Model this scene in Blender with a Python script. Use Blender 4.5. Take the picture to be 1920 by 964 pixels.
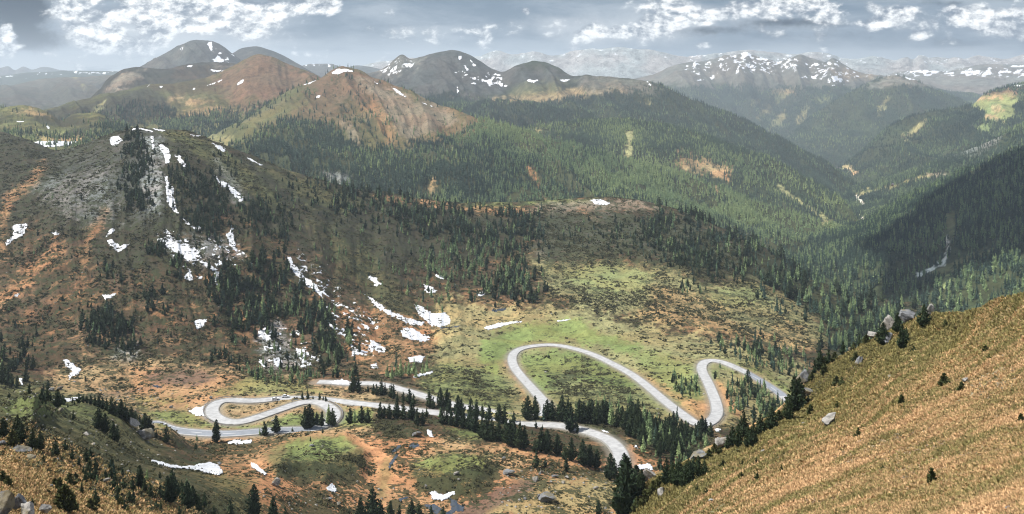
import bpy, math, random
import numpy as np
from mathutils import Vector, kdtree
random.seed(7); RNG = np.random.default_rng(7)
SC = bpy.context.scene; COL = SC.collection
for _o in list(bpy.data.objects): bpy.data.objects.remove(_o)
F = 1663.0; HY = 140.0; CX = 960.0        # focal length, horizon row and centre column of the photograph (pixels of 1920)
# ------------------------------------------------------------------ camera
cd = bpy.data.cameras.new('camera'); cam = bpy.data.objects.new('camera', cd); COL.objects.link(cam)
cam.location = (0, 0, 0); cam.rotation_euler = (math.radians(90), 0, 0)
cd.sensor_width = 36; cd.lens = 36 * F / 1920; cd.shift_y = -(482 - HY) / 1920
cd.clip_start = 1; cd.clip_end = 120000
SC.camera = cam
# ------------------------------------------------------------------ sun, exposure
SUN_EL, SUN_AZ = math.radians(55), math.radians(-100)      # azimuth from +Y towards +X
sd = bpy.data.lights.new('sun', 'SUN'); sd.energy = 5.0; sd.angle = math.radians(0.6); sd.color = (1, .955, .89)
sun = bpy.data.objects.new('sun', sd); COL.objects.link(sun)
sdir = Vector((math.sin(SUN_AZ) * math.cos(SUN_EL), math.cos(SUN_AZ) * math.cos(SUN_EL), math.sin(SUN_EL)))
sun.rotation_euler = sdir.to_track_quat('Z', 'Y').to_euler(); sun.location = sdir * 3000
SC.view_settings.view_transform = 'Standard'; SC.view_settings.look = 'None'
SC.view_settings.gamma = 1; SC.view_settings.exposure = 0.62; SC.view_settings.use_curve_mapping = False
SC.render.engine = 'CYCLES'
SC.cycles.max_bounces = 4; SC.cycles.diffuse_bounces = 2; SC.cycles.glossy_bounces = 1; SC.cycles.transmission_bounces = 1
SC.cycles.volume_bounces = 0; SC.cycles.transparent_max_bounces = 4
SC.cycles.use_denoising = True; SC.cycles.filter_width = 1.1; SC.cycles.denoiser = 'OPENIMAGEDENOISE'; SC.cycles.denoising_input_passes = 'RGB_ALBEDO_NORMAL'; SC.cycles.denoising_prefilter = 'ACCURATE'
HAZE = 6.0e-5
# ------------------------------------------------------------------ sky
class NT:
    def __init__(s, nt): s.t = nt; s.n = nt.nodes; s.l = nt.links; s.n.clear()
    def put(s, sock, v):
        if hasattr(v, 'is_output'): s.l.new(v, sock)
        elif isinstance(v, (tuple, list)): sock.default_value = tuple(v) + ((1,) if len(sock.default_value) == 4 and len(v) == 3 else ())
        else: sock.default_value = v
    def m(s, op, a, b=0.0, c=0.0, clamp=False):
        x = s.n.new('ShaderNodeMath'); x.operation = op; x.use_clamp = clamp
        for k, v in enumerate((a, b, c)): s.put(x.inputs[k], v)
        return x.outputs[0]
    def mix(s, f, a, b, mode='MIX'):
        x = s.n.new('ShaderNodeMix'); x.data_type = 'RGBA'; x.blend_type = mode
        s.put(x.inputs[0], f); s.put(x.inputs[6], a); s.put(x.inputs[7], b); return x.outputs[2]
    def noise(s, vec, scale, detail=5, rough=.55, dist=0.0, dim='3D'):
        x = s.n.new('ShaderNodeTexNoise'); x.noise_dimensions = dim
        s.put(x.inputs['Vector'], vec); x.inputs['Scale'].default_value = scale; x.inputs['Detail'].default_value = detail
        x.inputs['Roughness'].default_value = rough; x.inputs['Distortion'].default_value = dist; return x.outputs['Fac']
    def rng(s, v, a, b, c=0.0, d=1.0, smooth=True):
        x = s.n.new('ShaderNodeMapRange'); x.interpolation_type = 'SMOOTHSTEP' if smooth else 'LINEAR'
        for k, q in enumerate((v, a, b, c, d)): s.put(x.inputs[k], q)
        return x.outputs[0]
    def comb(s, a, b, c):
        x = s.n.new('ShaderNodeCombineXYZ')
        for k, q in enumerate((a, b, c)): s.put(x.inputs[k], q)
        return x.outputs[0]
    def attr(s, name):
        x = s.n.new('ShaderNodeAttribute'); x.attribute_name = name; return x
def build_world():
    w = bpy.data.worlds.new('World'); SC.world = w; w.use_nodes = True
    g = NT(w.node_tree)
    tc = g.n.new('ShaderNodeTexCoord'); sp = g.n.new('ShaderNodeSeparateXYZ'); g.l.new(tc.outputs['Generated'], sp.inputs[0])
    X, Y, Z = sp.outputs
    az = g.m('ARCTAN2', X, Y); u = g.m('MULTIPLY', g.m('TANGENT', g.m('MINIMUM', g.m('MAXIMUM', az, -1.0), 1.0)), 1.0)
    hyp = g.m('SQRT', g.m('ADD', g.m('MULTIPLY', X, X), g.m('MULTIPLY', Y, Y)))
    w_ = g.m('DIVIDE', Z, g.m('MAXIMUM', g.m('MULTIPLY', hyp, g.m('MAXIMUM', g.m('COSINE', az), .4)), .02))     # slope above the horizon
    px = g.m('ADD', g.m('MULTIPLY', u, F), CX); el = g.m('MULTIPLY', w_, F)      # units of pixels of a level view, el 0..140
    def blob(x0, y0, rx, ry, k):
        a = g.m('POWER', g.m('ABSOLUTE', g.m('DIVIDE', g.m('SUBTRACT', px, x0), rx)), 2.0)
        b = g.m('POWER', g.m('ABSOLUTE', g.m('DIVIDE', g.m('SUBTRACT', el, 140 - y0), ry)), 2.0)
        return g.m('MULTIPLY', g.m('EXPONENT', g.m('MULTIPLY', g.m('ADD', a, b), -1.0)), k)
    def total(bl):
        t = None
        for b in bl:
            q = blob(*b); t = q if t is None else g.m('ADD', t, q)
        return t
    vec = g.comb(g.m('MULTIPLY', px, .01), g.m('MULTIPLY', el, .0165), 0.0)
    vec2 = g.comb(g.m('ADD', g.m('MULTIPLY', px, .01), .10), g.m('ADD', g.m('MULTIPLY', el, .0165), -.16), 0.0)
    n1 = g.noise(vec, 1.15, 12, .55, .2); n1b = g.noise(vec2, 1.15, 12, .55, .2)
    n2 = g.noise(g.comb(g.m('MULTIPLY', px, .0045), g.m('MULTIPLY', el, .020), 3.7), 1.0, 10, .62, .3)
    n3 = g.noise(vec, 5.5, 10, .66, .3); n3b = g.noise(vec2, 5.5, 10, .66, .3)
    # background: grey-blue rain cloud above, pale band towards the horizon
    base = g.mix(g.rng(el, -10, 80), (.56, .61, .65), (.20, .265, .34))
    base = g.mix(g.m('MULTIPLY', g.rng(n2, .45, .66), .6), base, (.42, .48, .54))
    base = g.mix(g.m('MULTIPLY', g.rng(n2, .50, .36), .55), base, (.11, .175, .25))
    soft = total([(300, 60, 260, 60, .75), (1150, 60, 160, 40, .5), (1330, 30, 140, 40, .45), (1720, 40, 200, 50, .3), (1000, 30, 90, 40, .2)])
    base = g.mix(g.m('MULTIPLY', g.rng(g.m('ADD', soft, g.m('MULTIPLY', g.m('SUBTRACT', n1, .5), 1.0)), .15, .7), .75), base, (.60, .64, .68))
    white = total([(320, 22, 190, 50, .52), (215, 85, 60, 34, .34), (440, 34, 90, 40, .30), (150, 60, 40, 50, .3), (1240, 26, 70, 26, .34), (1322, 36, 44, 12, .50), (1420, 12, 90, 20, .62), (1560, 26, 60, 34, .26),
                   (1640, 46, 42, 14, .62), (1190, 60, 90, 16, .30), (985, 18, 12, 9, .62), (1850, 52, 70, 16, .45), (1900, 66, 50, 14, .5), (1800, 24, 80, 20, .34), (1880, 30, 60, 16, .4), (1722, 68, 20, 12, .42),
                   (590, 8, 40, 14, .22), (488, 34, 26, 10, .42), (14, 78, 22, 30, .5), (1318, 84, 16, 7, .4), (1690, 22, 50, 10, .35)])
    wf = g.m('ADD', white, g.m('ADD', g.m('MULTIPLY', g.m('SUBTRACT', n1, .5), 1.7), g.m('MULTIPLY', g.m('SUBTRACT', n3, .5), .30)))
    cov = g.rng(wf, .12, .36)
    lit = g.rng(g.m('ADD', g.m('SUBTRACT', n1, n1b), g.m('MULTIPLY', g.m('SUBTRACT', n3, n3b), .55)), -.15, .17)
    lit = g.m('ADD', g.m('MULTIPLY', lit, .75), g.m('MULTIPLY', g.rng(wf, .35, .75), .25))
    ccol = g.mix(lit, (.17, .22, .29), (1.30, 1.30, 1.27))
    dark = total([(30, 16, 62, 30, 1.2), (72, 74, 84, 26, .60), (-80, 60, 120, 50, .5), (1480, 42, 120, 11, .52), (1330, 56, 70, 9, .44), (1380, 68, 260, 12, .25), (1560, 8, 160, 10, .22), (1860, 80, 220, 16, .30), (1780, 6, 60, 8, .40), (1590, 60, 60, 20, .2), (700, 60, 200, 40, .18)])
    df = g.rng(g.m('ADD', dark, g.m('ADD', g.m('MULTIPLY', g.m('SUBTRACT', n1, .5), .8), g.m('MULTIPLY', g.m('SUBTRACT', n3, .5), .4))), .16, .62)
    base = g.mix(g.m('MULTIPLY', df, .95), base, (.0, .02, .05))
    col = g.mix(g.m('MULTIPLY', g.m('MULTIPLY', cov, g.m('SUBTRACT', 1.0, g.rng(dark, .75, .95))), .96), base, ccol)
    # higher up: clear Nishita sky between broken cloud
    sky = g.n.new('ShaderNodeTexSky'); sky.sky_type = 'NISHITA'; sky.sun_disc = False
    sky.sun_elevation = SUN_EL; sky.sun_rotation = SUN_AZ; sky.altitude = 2000
    hi = g.noise(tc.outputs['Generated'], 4.0, 6, .55)
    b1 = g.n.new('ShaderNodeBackground'); g.put(b1.inputs[0], col); b1.inputs[1].default_value = .82
    hic = g.mix(g.rng(hi, .42, .6), sky.outputs[0], (6.2, 6.6, 7.2))
    b2 = g.n.new('ShaderNodeBackground'); g.put(b2.inputs[0], hic); b2.inputs[1].default_value = .088
    ms = g.n.new('ShaderNodeMixShader'); g.put(ms.inputs[0], g.rng(el, 170, 420)); g.l.new(b1.outputs[0], ms.inputs[1]); g.l.new(b2.outputs[0], ms.inputs[2])
    out = g.n.new('ShaderNodeOutputWorld'); g.l.new(ms.outputs[0], out.inputs[0])
    w.cycles.sampling_method = 'MANUAL'; w.cycles.sample_map_resolution = 512
build_world()
# ------------------------------------------------------------------ helpers
def tag(o, label=None, cat=None, group=None, kind=None):
    if label: o['label'] = label
    if cat: o['category'] = cat
    if group: o['group'] = group
    if kind: o['kind'] = kind
    return o
def mesh_np(name, V, Fc, mats=(), attrs=None, smooth=False, link=True):
    """V (n,3); Fc (m,3) or (m,4) int array or list of such arrays"""
    me = bpy.data.meshes.new(name)
    if not isinstance(Fc, list): Fc = [Fc]
    Fc = [f for f in Fc if len(f)]
    nl = sum(f.size for f in Fc); nf = sum(len(f) for f in Fc)
    me.vertices.add(len(V)); me.vertices.foreach_set('co', np.asarray(V, np.float32).ravel())
    me.loops.add(nl); me.polygons.add(nf)
    me.loops.foreach_set('vertex_index', np.concatenate([f.ravel() for f in Fc]).astype(np.int32))
    st = np.cumsum([0] + [w for f in Fc for w in [f.shape[1]] * len(f)])[:-1] if len(Fc) > 1 else np.arange(nf) * Fc[0].shape[1]
    me.polygons.foreach_set('loop_start', st.astype(np.int32))
    if smooth: me.polygons.foreach_set('use_smooth', np.ones(nf, bool))
    me.update(calc_edges=True)
    for k, a in (attrs or {}).items():
        a = np.asarray(a, np.float32)
        if a.ndim == 1:
            at = me.attributes.new(k, 'FLOAT', 'POINT'); at.data.foreach_set('value', a)
        else:
            at = me.attributes.new(k, 'FLOAT_COLOR', 'POINT'); at.data.foreach_set('color', np.c_[a, np.ones(len(a))].astype(np.float32).ravel())
    for m_ in mats: me.materials.append(m_)
    if not link: return me
    o = bpy.data.objects.new(name, me); COL.objects.link(o); return o
def _h(ix, iy, s):
    h = (ix.astype(np.int64) * 374761393 + iy.astype(np.int64) * 668265263 + s * 974634777) & 0xffffffff
    h = ((h ^ (h >> 13)) * 1274126177) & 0xffffffff
    h = ((h ^ (h >> 16)) * 2246822519) & 0xffffffff
    return ((h ^ (h >> 15)) & 0xffffff) / float(0xffffff)
def vn(x, y, s=0):
    ix = np.floor(x); iy = np.floor(y); fx = x - ix; fy = y - iy
    fx = fx * fx * fx * (fx * (fx * 6 - 15) + 10); fy = fy * fy * fy * (fy * (fy * 6 - 15) + 10)
    a = _h(ix, iy, s); b = _h(ix + 1, iy, s); c = _h(ix, iy + 1, s); d = _h(ix + 1, iy + 1, s)
    return (a + (b - a) * fx) * (1 - fy) + (c + (d - c) * fx) * fy
def fbm(x, y, o=5, s=0, g=.5):
    t = 0; a = 1; n = 0
    for k in range(o):
        t = t + a * vn(x, y, s + k * 17); n += a; a *= g; x, y = x * 2.03 * .8 - y * 2.03 * .6 + 5.2, x * 2.03 * .6 + y * 2.03 * .8 + 1.3
    return t / n * 2 - 1          # about -1..1
def ridged(x, y, o=4, s=0):
    t = 0; a = 1; n = 0
    for k in range(o):
        t = t + a * (1 - np.abs(vn(x, y, s + k * 17) * 2 - 1)); n += a; a *= .5; x, y = x * 2.1 + 3.1, y * 2.1 + 7.7
    return t / n * 2 - 1
def pchip(xk, yk, xq):
    xk = np.asarray(xk, float); yk = np.asarray(yk, float)
    if yk.ndim == 1: return pchip(xk, yk[:, None], xq)[:, 0]
    h = np.diff(xk)[:, None]; d = np.diff(yk, axis=0) / h
    m_ = np.zeros_like(yk); m_[0] = d[0]; m_[-1] = d[-1]
    if len(xk) > 2:
        w1 = 2 * h[1:] + h[:-1]; w2 = h[1:] + 2 * h[:-1]
        ok = d[1:] * d[:-1] > 0
        with np.errstate(divide='ignore', invalid='ignore'):
            hm = (w1 + w2) / (w1 / d[:-1] + w2 / d[1:])
        m_[1:-1] = np.where(ok, hm, 0)
    i = np.clip(np.searchsorted(xk, xq) - 1, 0, len(xk) - 2); t = ((xq - xk[i]) / (xk[i + 1] - xk[i]))[:, None]; hh = h[i]
    return ((1 + 2 * t) * (1 - t) ** 2) * yk[i] + t * (1 - t) ** 2 * hh * m_[i] + t * t * (3 - 2 * t) * yk[i + 1] + t * t * (t - 1) * hh * m_[i + 1]
def sdf(poly, x, y, pad=40):
    """signed distance in photo pixels, positive inside; far points get -pad"""
    P = np.array(poly, float); out = np.full(x.shape, -float(pad))
    m_ = (x > P[:, 0].min() - pad) & (x < P[:, 0].max() + pad) & (y > P[:, 1].min() - pad) & (y < P[:, 1].max() + pad)
    if not m_.any(): return out
    xs = x[m_]; ys = y[m_]; d = np.full(xs.shape, 1e9); ins = np.zeros(xs.shape, bool)
    for k in range(len(P)):
        ax, ay = P[k]; bx, by = P[(k + 1) % len(P)]
        ex, ey = bx - ax, by - ay; t = np.clip(((xs - ax) * ex + (ys - ay) * ey) / max(ex * ex + ey * ey, 1e-9), 0, 1)
        d = np.minimum(d, (xs - ax - ex * t) ** 2 + (ys - ay - ey * t) ** 2)
        c = ((ay > ys) != (by > ys)); 
        with np.errstate(divide='ignore', invalid='ignore'):
            ins ^= c & (xs < (bx - ax) * (ys - ay) / ((by - ay) if by != ay else 1e-9) + ax)
    out[m_] = np.where(ins, np.sqrt(d), -np.sqrt(d)); return out
def sline(pts, w, x, y, pad=40):
    """signed distance to a polyline of half-width w"""
    P = np.array(pts, float); out = np.full(x.shape, -float(pad))
    m_ = (x > P[:, 0].min() - pad) & (x < P[:, 0].max() + pad) & (y > P[:, 1].min() - pad) & (y < P[:, 1].max() + pad)
    if not m_.any(): return out
    xs = x[m_]; ys = y[m_]; d = np.full(xs.shape, 1e9)
    for k in range(len(P) - 1):
        ax, ay = P[k]; ex, ey = P[k + 1] - P[k]; t = np.clip(((xs - ax) * ex + (ys - ay) * ey) / max(ex * ex + ey * ey, 1e-9), 0, 1)
        d = np.minimum(d, (xs - ax - ex * t) ** 2 + (ys - ay - ey * t) ** 2)
    out[m_] = w - np.sqrt(d); return out
def sstep(a, b, v):
    t = np.clip((v - a) / (b - a), 0, 1); return t * t * (3 - 2 * t)
# ------------------------------------------------------------------ terrain material
def mat_terrain(name, s=1.0, bump=.5, shrub=(.022, .026, .012), var=.85):
    m_ = bpy.data.materials.new(name); m_.use_nodes = True; g = NT(m_.node_tree)
    ge = g.n.new('ShaderNodeNewGeometry'); P = ge.outputs['Position']
    c = g.attr('Col').outputs['Color']; sh = g.attr('shrub').outputs['Fac']; sn = g.attr('snow').outputs['Fac']
    n1 = g.noise(P, .9 / s, 6, .68); n2 = g.noise(P, .16 / s, 7, .66); n3 = g.noise(P, .028 / s, 4, .55)
    v = g.m('ADD', g.m('MULTIPLY', g.m('SUBTRACT', n1, .5), 1.6 * var), g.m('ADD', g.m('MULTIPLY', g.m('SUBTRACT', n2, .5), 2.0 * var), 1.0))
    c1 = g.mix(1.0, c, g.comb(g.m('MAXIMUM', v, .25), g.m('MAXIMUM', v, .25), g.m('MAXIMUM', v, .25)), 'MULTIPLY')
    hue = g.mix(g.rng(n3, .4, .6), (1.08, .97, .86), (.92, 1.04, .98)); c1 = g.mix(.6, c1, g.mix(1.0, c1, hue, 'MULTIPLY'))
    th = g.m('ADD', g.m('MULTIPLY', g.m('ADD', g.m('MULTIPLY', n1, .5), g.m('MULTIPLY', n2, .5)), 2.0), -.5)
    k = g.m('SUBTRACT', g.m('ADD', th, g.m('MULTIPLY', sh, .42)), .70)
    sm = g.rng(k, -.03, .05)
    sc_ = g.mix(n1, shrub, tuple(q * 2.3 for q in shrub))
    c2 = g.mix(g.m('MULTIPLY', sm, .92), c1, sc_)
    ns = g.m('ADD', sn, g.m('MULTIPLY', g.m('SUBTRACT', n2, .5), .9)); sf = g.rng(ns, .47, .53)
    c3 = g.mix(sf, c2, (.80, .82, .86))
    if 'grass' in name:
        st = g.n.new('ShaderNodeMapping'); g.put(st.inputs['Vector'], P); st.inputs['Scale'].default_value = (.12, .42, .42); st.inputs['Rotation'].default_value = (0, 0, -.61)
        n4 = g.noise(st.outputs[0], 1.0, 7, .68); q4 = g.rng(n4, .35, .66, .45, 1.35); c3 = g.mix(1.0, c3, g.comb(q4, q4, q4), 'MULTIPLY')
    hgt = g.m('ADD', g.m('ADD', g.m('MULTIPLY', n1, .6), g.m('MULTIPLY', n2, 1.6)), g.m('MULTIPLY', sm, .7))
    b = g.n.new('ShaderNodeBump'); b.inputs['Strength'].default_value = bump; b.inputs['Distance'].default_value = 1.3 * s; g.put(b.inputs['Height'], hgt)
    p = g.n.new('ShaderNodeBsdfPrincipled'); g.put(p.inputs['Base Color'], c3); p.inputs['Roughness'].default_value = .95
    p.inputs['Specular IOR Level'].default_value = .12; g.l.new(b.outputs[0], p.inputs['Normal'])
    o = g.n.new('ShaderNodeOutputMaterial'); g.l.new(p.outputs[0], o.inputs[0]); return m_
# ------------------------------------------------------------------ hill sheets
K = dict(heath=(.075, .052, .030), dheath=(.045, .042, .028), orange=(.46, .245, .125), tan=(.42, .285, .155), green=(.17, .205, .07), olive=(.135, .13, .055), pale=(.30, .27, .13),
         rock=(.30, .30, .30), white=(.62, .59, .52), marsh=(.105, .068, .060), forest=(.040, .050, .024), gold=(.52, .325, .15), rust=(.20, .115, .075), grey=(.17, .155, .13), rrock=(.28, .225, .17), lgreen=(.215, .245, .10), dgrey=(.085, .085, .08))
for k_ in K: K[k_] = np.array(K[k_])
ALL = {}; HOR_X = np.arange(-400, 2321, 4.0)
class Hill:
    def __init__(s, name, rows, step=2.0, vstep=1.8, amp=1.0, wl=60.0, oct_=6, gully=0.0, gw=60.0, seed=1, px=(-380, 2300), base='heath', zones=(), back=(.05, -.35), maxrows=700, crest=.6, shrub=0.0, noise=6, vary=None, nearY=0, dens=0.0, humps=(), skew=2.0, dim=1.0):
        s.name = name
        xin = np.arange(max(px[0], -40), min(px[1], 1960) + step, step)
        xo = [a for a in (np.arange(px[0], -40, 24.0), xin, np.arange(1966, px[1] + 1, 24.0)) if len(a)]
        X = np.unique(np.concatenate(xo)); X = X[(X >= px[0]) & (X <= px[1])]
        PY = []; YY = []
        for r in rows:
            a = np.array(r, float); PY.append(pchip(a[:, 0], a[:, 1], np.clip(X, a[0, 0], a[-1, 0]))); YY.append(pchip(a[:, 0], np.log(a[:, 2]), np.clip(X, a[0, 0], a[-1, 0])))
        PY = np.array(PY); YY = np.exp(np.array(YY)); Zr = -(PY - HY) / F * YY; R = len(rows)
        # parameter along the fall line: enough samples for the visible part
        ts = [0.0]
        for r in range(R - 1):
            vis = (X > -40) & (X < 1960); n = int(np.clip(np.abs(PY[r + 1] - PY[r])[vis].max() / vstep, 6, maxrows // 2))
            ts += list(r + (np.arange(n) + 1) / n)
        ts = np.array(ts); ycol = pchip(np.arange(R), YY, ts); z = pchip(np.arange(R), Zr, ts)
        nb = 8; bt = np.arange(1, nb + 1) / nb
        yb = YY[-1][None] * (1 + back[0] * 3 * bt[:, None]); zb = z[-1][None] + (yb - YY[-1][None]) * back[1] * np.minimum(1, bt[:, None] * 2.5)
        Yg = np.concatenate([ycol, yb]); Zg = np.concatenate([z, zb]); tt = np.concatenate([ts / (R - 1), 1 + bt])
        Xg = (X[None] - CX) / F * Yg
        wx = Xg + wl * .6 * fbm(Xg / wl / 2, Yg / wl / 2, 2, seed + 50); wy = Yg + wl * .6 * fbm(Xg / wl / 2 + 9, Yg / wl / 2, 2, seed + 70)
        near = np.clip(Yg / nearY, .12, 1.0) if nearY else 1.0
        d = amp * near * fbm(wx / wl / np.maximum(near, .4), wy / wl / np.maximum(near, .4), oct_, seed, .48)
        if gully:
            gx = X[None] / gw + .9 * fbm(Xg / wl / 3, Yg / wl / 3, 3, seed + 5) + skew * tt[:, None]; gm = 1 - sstep(820, 960, X)[None] if nearY == 420 else 1.0
            d = d + gm * (near ** 1.5 * (np.clip((Yg - 480) / 400, 0, 1) if nearY == 420 else 1.0)) * gully * ridged(gx + 0 * Yg, tt[:, None] * 1.3 + 0 * Xg + seed, 4, seed + 9)
        for hp, hh in humps:
            pyg = HY - (Zg + d) / Yg * F; q = sdf(hp, np.broadcast_to(X[None], Yg.shape), pyg, 60); d = d + hh * sstep(-14, 22, q + 10 * fbm(Xg / 9, Yg / 9, 3, seed + 8)) * (1 + .35 * fbm(Xg / 6, Yg / 6, 4, seed + 6))
        fade = np.where(tt < 1, 1 - (1 - crest) * sstep(.82, 1, tt), crest)[:, None]
        s.t = tt; s.px = X; s.X = Xg; s.Y = Yg; s.Z0 = Zg; s.Z = Zg + d * fade; s._py = None; s.nvis = len(ts); s.seed = seed; s.vary = vary
        s.base = base; s.zones = list(zones); s.shr = shrub; s.nz = noise; s.step = step; ALL[name] = s
        s.dens0 = dens; s.dim = dim; s.near_road = None
    def py(s):
        if s._py is None:
            s._py = HY - s.Z / s.Y * F; v = s._py[:s.nvis]; s._cm = np.minimum.accumulate(v, axis=0)
        return s._py
    def hit(s, px, py):
        """first surface point along the pixel's sight line -> (row, column) fractional"""
        P = s.py(); ci = float(np.interp(px, s.px, np.arange(len(s.px)))); i0 = int(min(ci, len(s.px) - 2)); f = ci - i0
        col = P[:s.nvis, i0] * (1 - f) + P[:s.nvis, i0 + 1] * f
        b = np.nonzero(col <= py)[0]
        if len(b) == 0: return s.nvis - 1.0, ci
        j = b[0]
        if j == 0: return 0.0, ci
        return j - 1 + (col[j - 1] - py) / max(col[j - 1] - col[j], 1e-6), ci
    def at(s, j, i):
        j = np.asarray(j, float); i = np.asarray(i, float)
        j0 = np.clip(np.floor(j).astype(int), 0, s.Z.shape[0] - 2); i0 = np.clip(np.floor(i).astype(int), 0, s.Z.shape[1] - 2); a = j - j0; b = i - i0
        o = []
        for G in (s.X, s.Y, s.Z): o.append((G[j0, i0] * (1 - b) + G[j0, i0 + 1] * b) * (1 - a) + (G[j0 + 1, i0] * (1 - b) + G[j0 + 1, i0 + 1] * b) * a)
        return np.stack(o, -1)
    def pt(s, px, py): j, i = s.hit(px, py); return s.at(j, i)
    def build(s, mat, label=None):
        Pp = s.py(); Px = np.broadcast_to(s.px[None], Pp.shape)
        DN = np.full(Pp.shape, 1.0 if s.base == 'forest' else s.dens0)
        n = fbm(s.X / (s.Y.mean() / F * 30), s.Y / (s.Y.mean() / F * 50), 5, s.seed + 200)
        n2 = fbm(Px / 7, Pp / 4, 5, s.seed + 300, .6); nn = n * .5 + n2 * .6
        C = np.zeros(Pp.shape + (3,)) + K[s.base]
        if s.vary is not None:
            for kind, sc_, lo, hi, k in s.vary:
                q = fbm(s.X / sc_, s.Y / sc_, 5, s.seed + 400 + len(kind) * 7); w = (sstep(lo, hi, q) * k)[..., None]; C = C * (1 - w) + K[kind] * w
        SH = np.full(Pp.shape, float(s.shr)); SN = np.zeros(Pp.shape)
        for z in s.zones:
            kind, soft, k, poly = z[:4]; d = sline(poly[1:], poly[0], Px, Pp, 60) if not isinstance(poly[0], tuple) else sdf(poly, Px, Pp, 60)
            w = sstep(-soft, soft, d + nn * max(soft, s.nz) * 2.3)
            if kind == 'shrub': SH = SH * (1 - w) + k * w
            elif kind == 'snow': SN = np.maximum(SN, np.clip(.5 + (d + n2 * 3.0) / (2 * soft), 0, 1) * k)
            elif kind == 'snown': SN = np.maximum(SN, w * k * (.5 + .5 * np.clip(.5 + n2 * 1.6, 0, 1)))
            elif kind == 'forest': C = C * (1 - (w * k)[..., None]) + K[kind] * (w * k)[..., None]; DN = DN * (1 - w) + w * k
            elif kind == 'rust' or k < .5: C = C * (1 - (w * k)[..., None]) + K[kind] * (w * k)[..., None]; DN = DN * (1 - w * k * .5)
            else: DN = DN * (1 - w * min(1, k * 1.15)); C = C * (1 - (w * k)[..., None]) + K[kind] * (w * k)[..., None]
        C = C * np.clip(1 + .30 * n[..., None] + .34 * n2[..., None], .3, 2)
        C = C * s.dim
        if s.near_road is not None:
            w = (.75 * s.near_road)[..., None]; C = C * (1 - w) + K['grey'] * 1.1 * w; SH = SH * (1 - s.near_road)
        s.dens = DN; s.SH = SH
        nr, nc = Pp.shape; idx = np.arange(nr * nc).reshape(nr, nc)
        Fq = np.stack([idx[:-1, :-1], idx[:-1, 1:], idx[1:, 1:], idx[1:, :-1]], -1).reshape(-1, 4)
        o = mesh_np(s.name, np.stack([s.X, s.Y, s.Z], -1).reshape(-1, 3), Fq, [mat], {'Col': C.reshape(-1, 3), 'shrub': SH.ravel(), 'snow': SN.ravel()}, smooth=True)
        tag(o, label, kind='structure'); s.obj = o; return o
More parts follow.
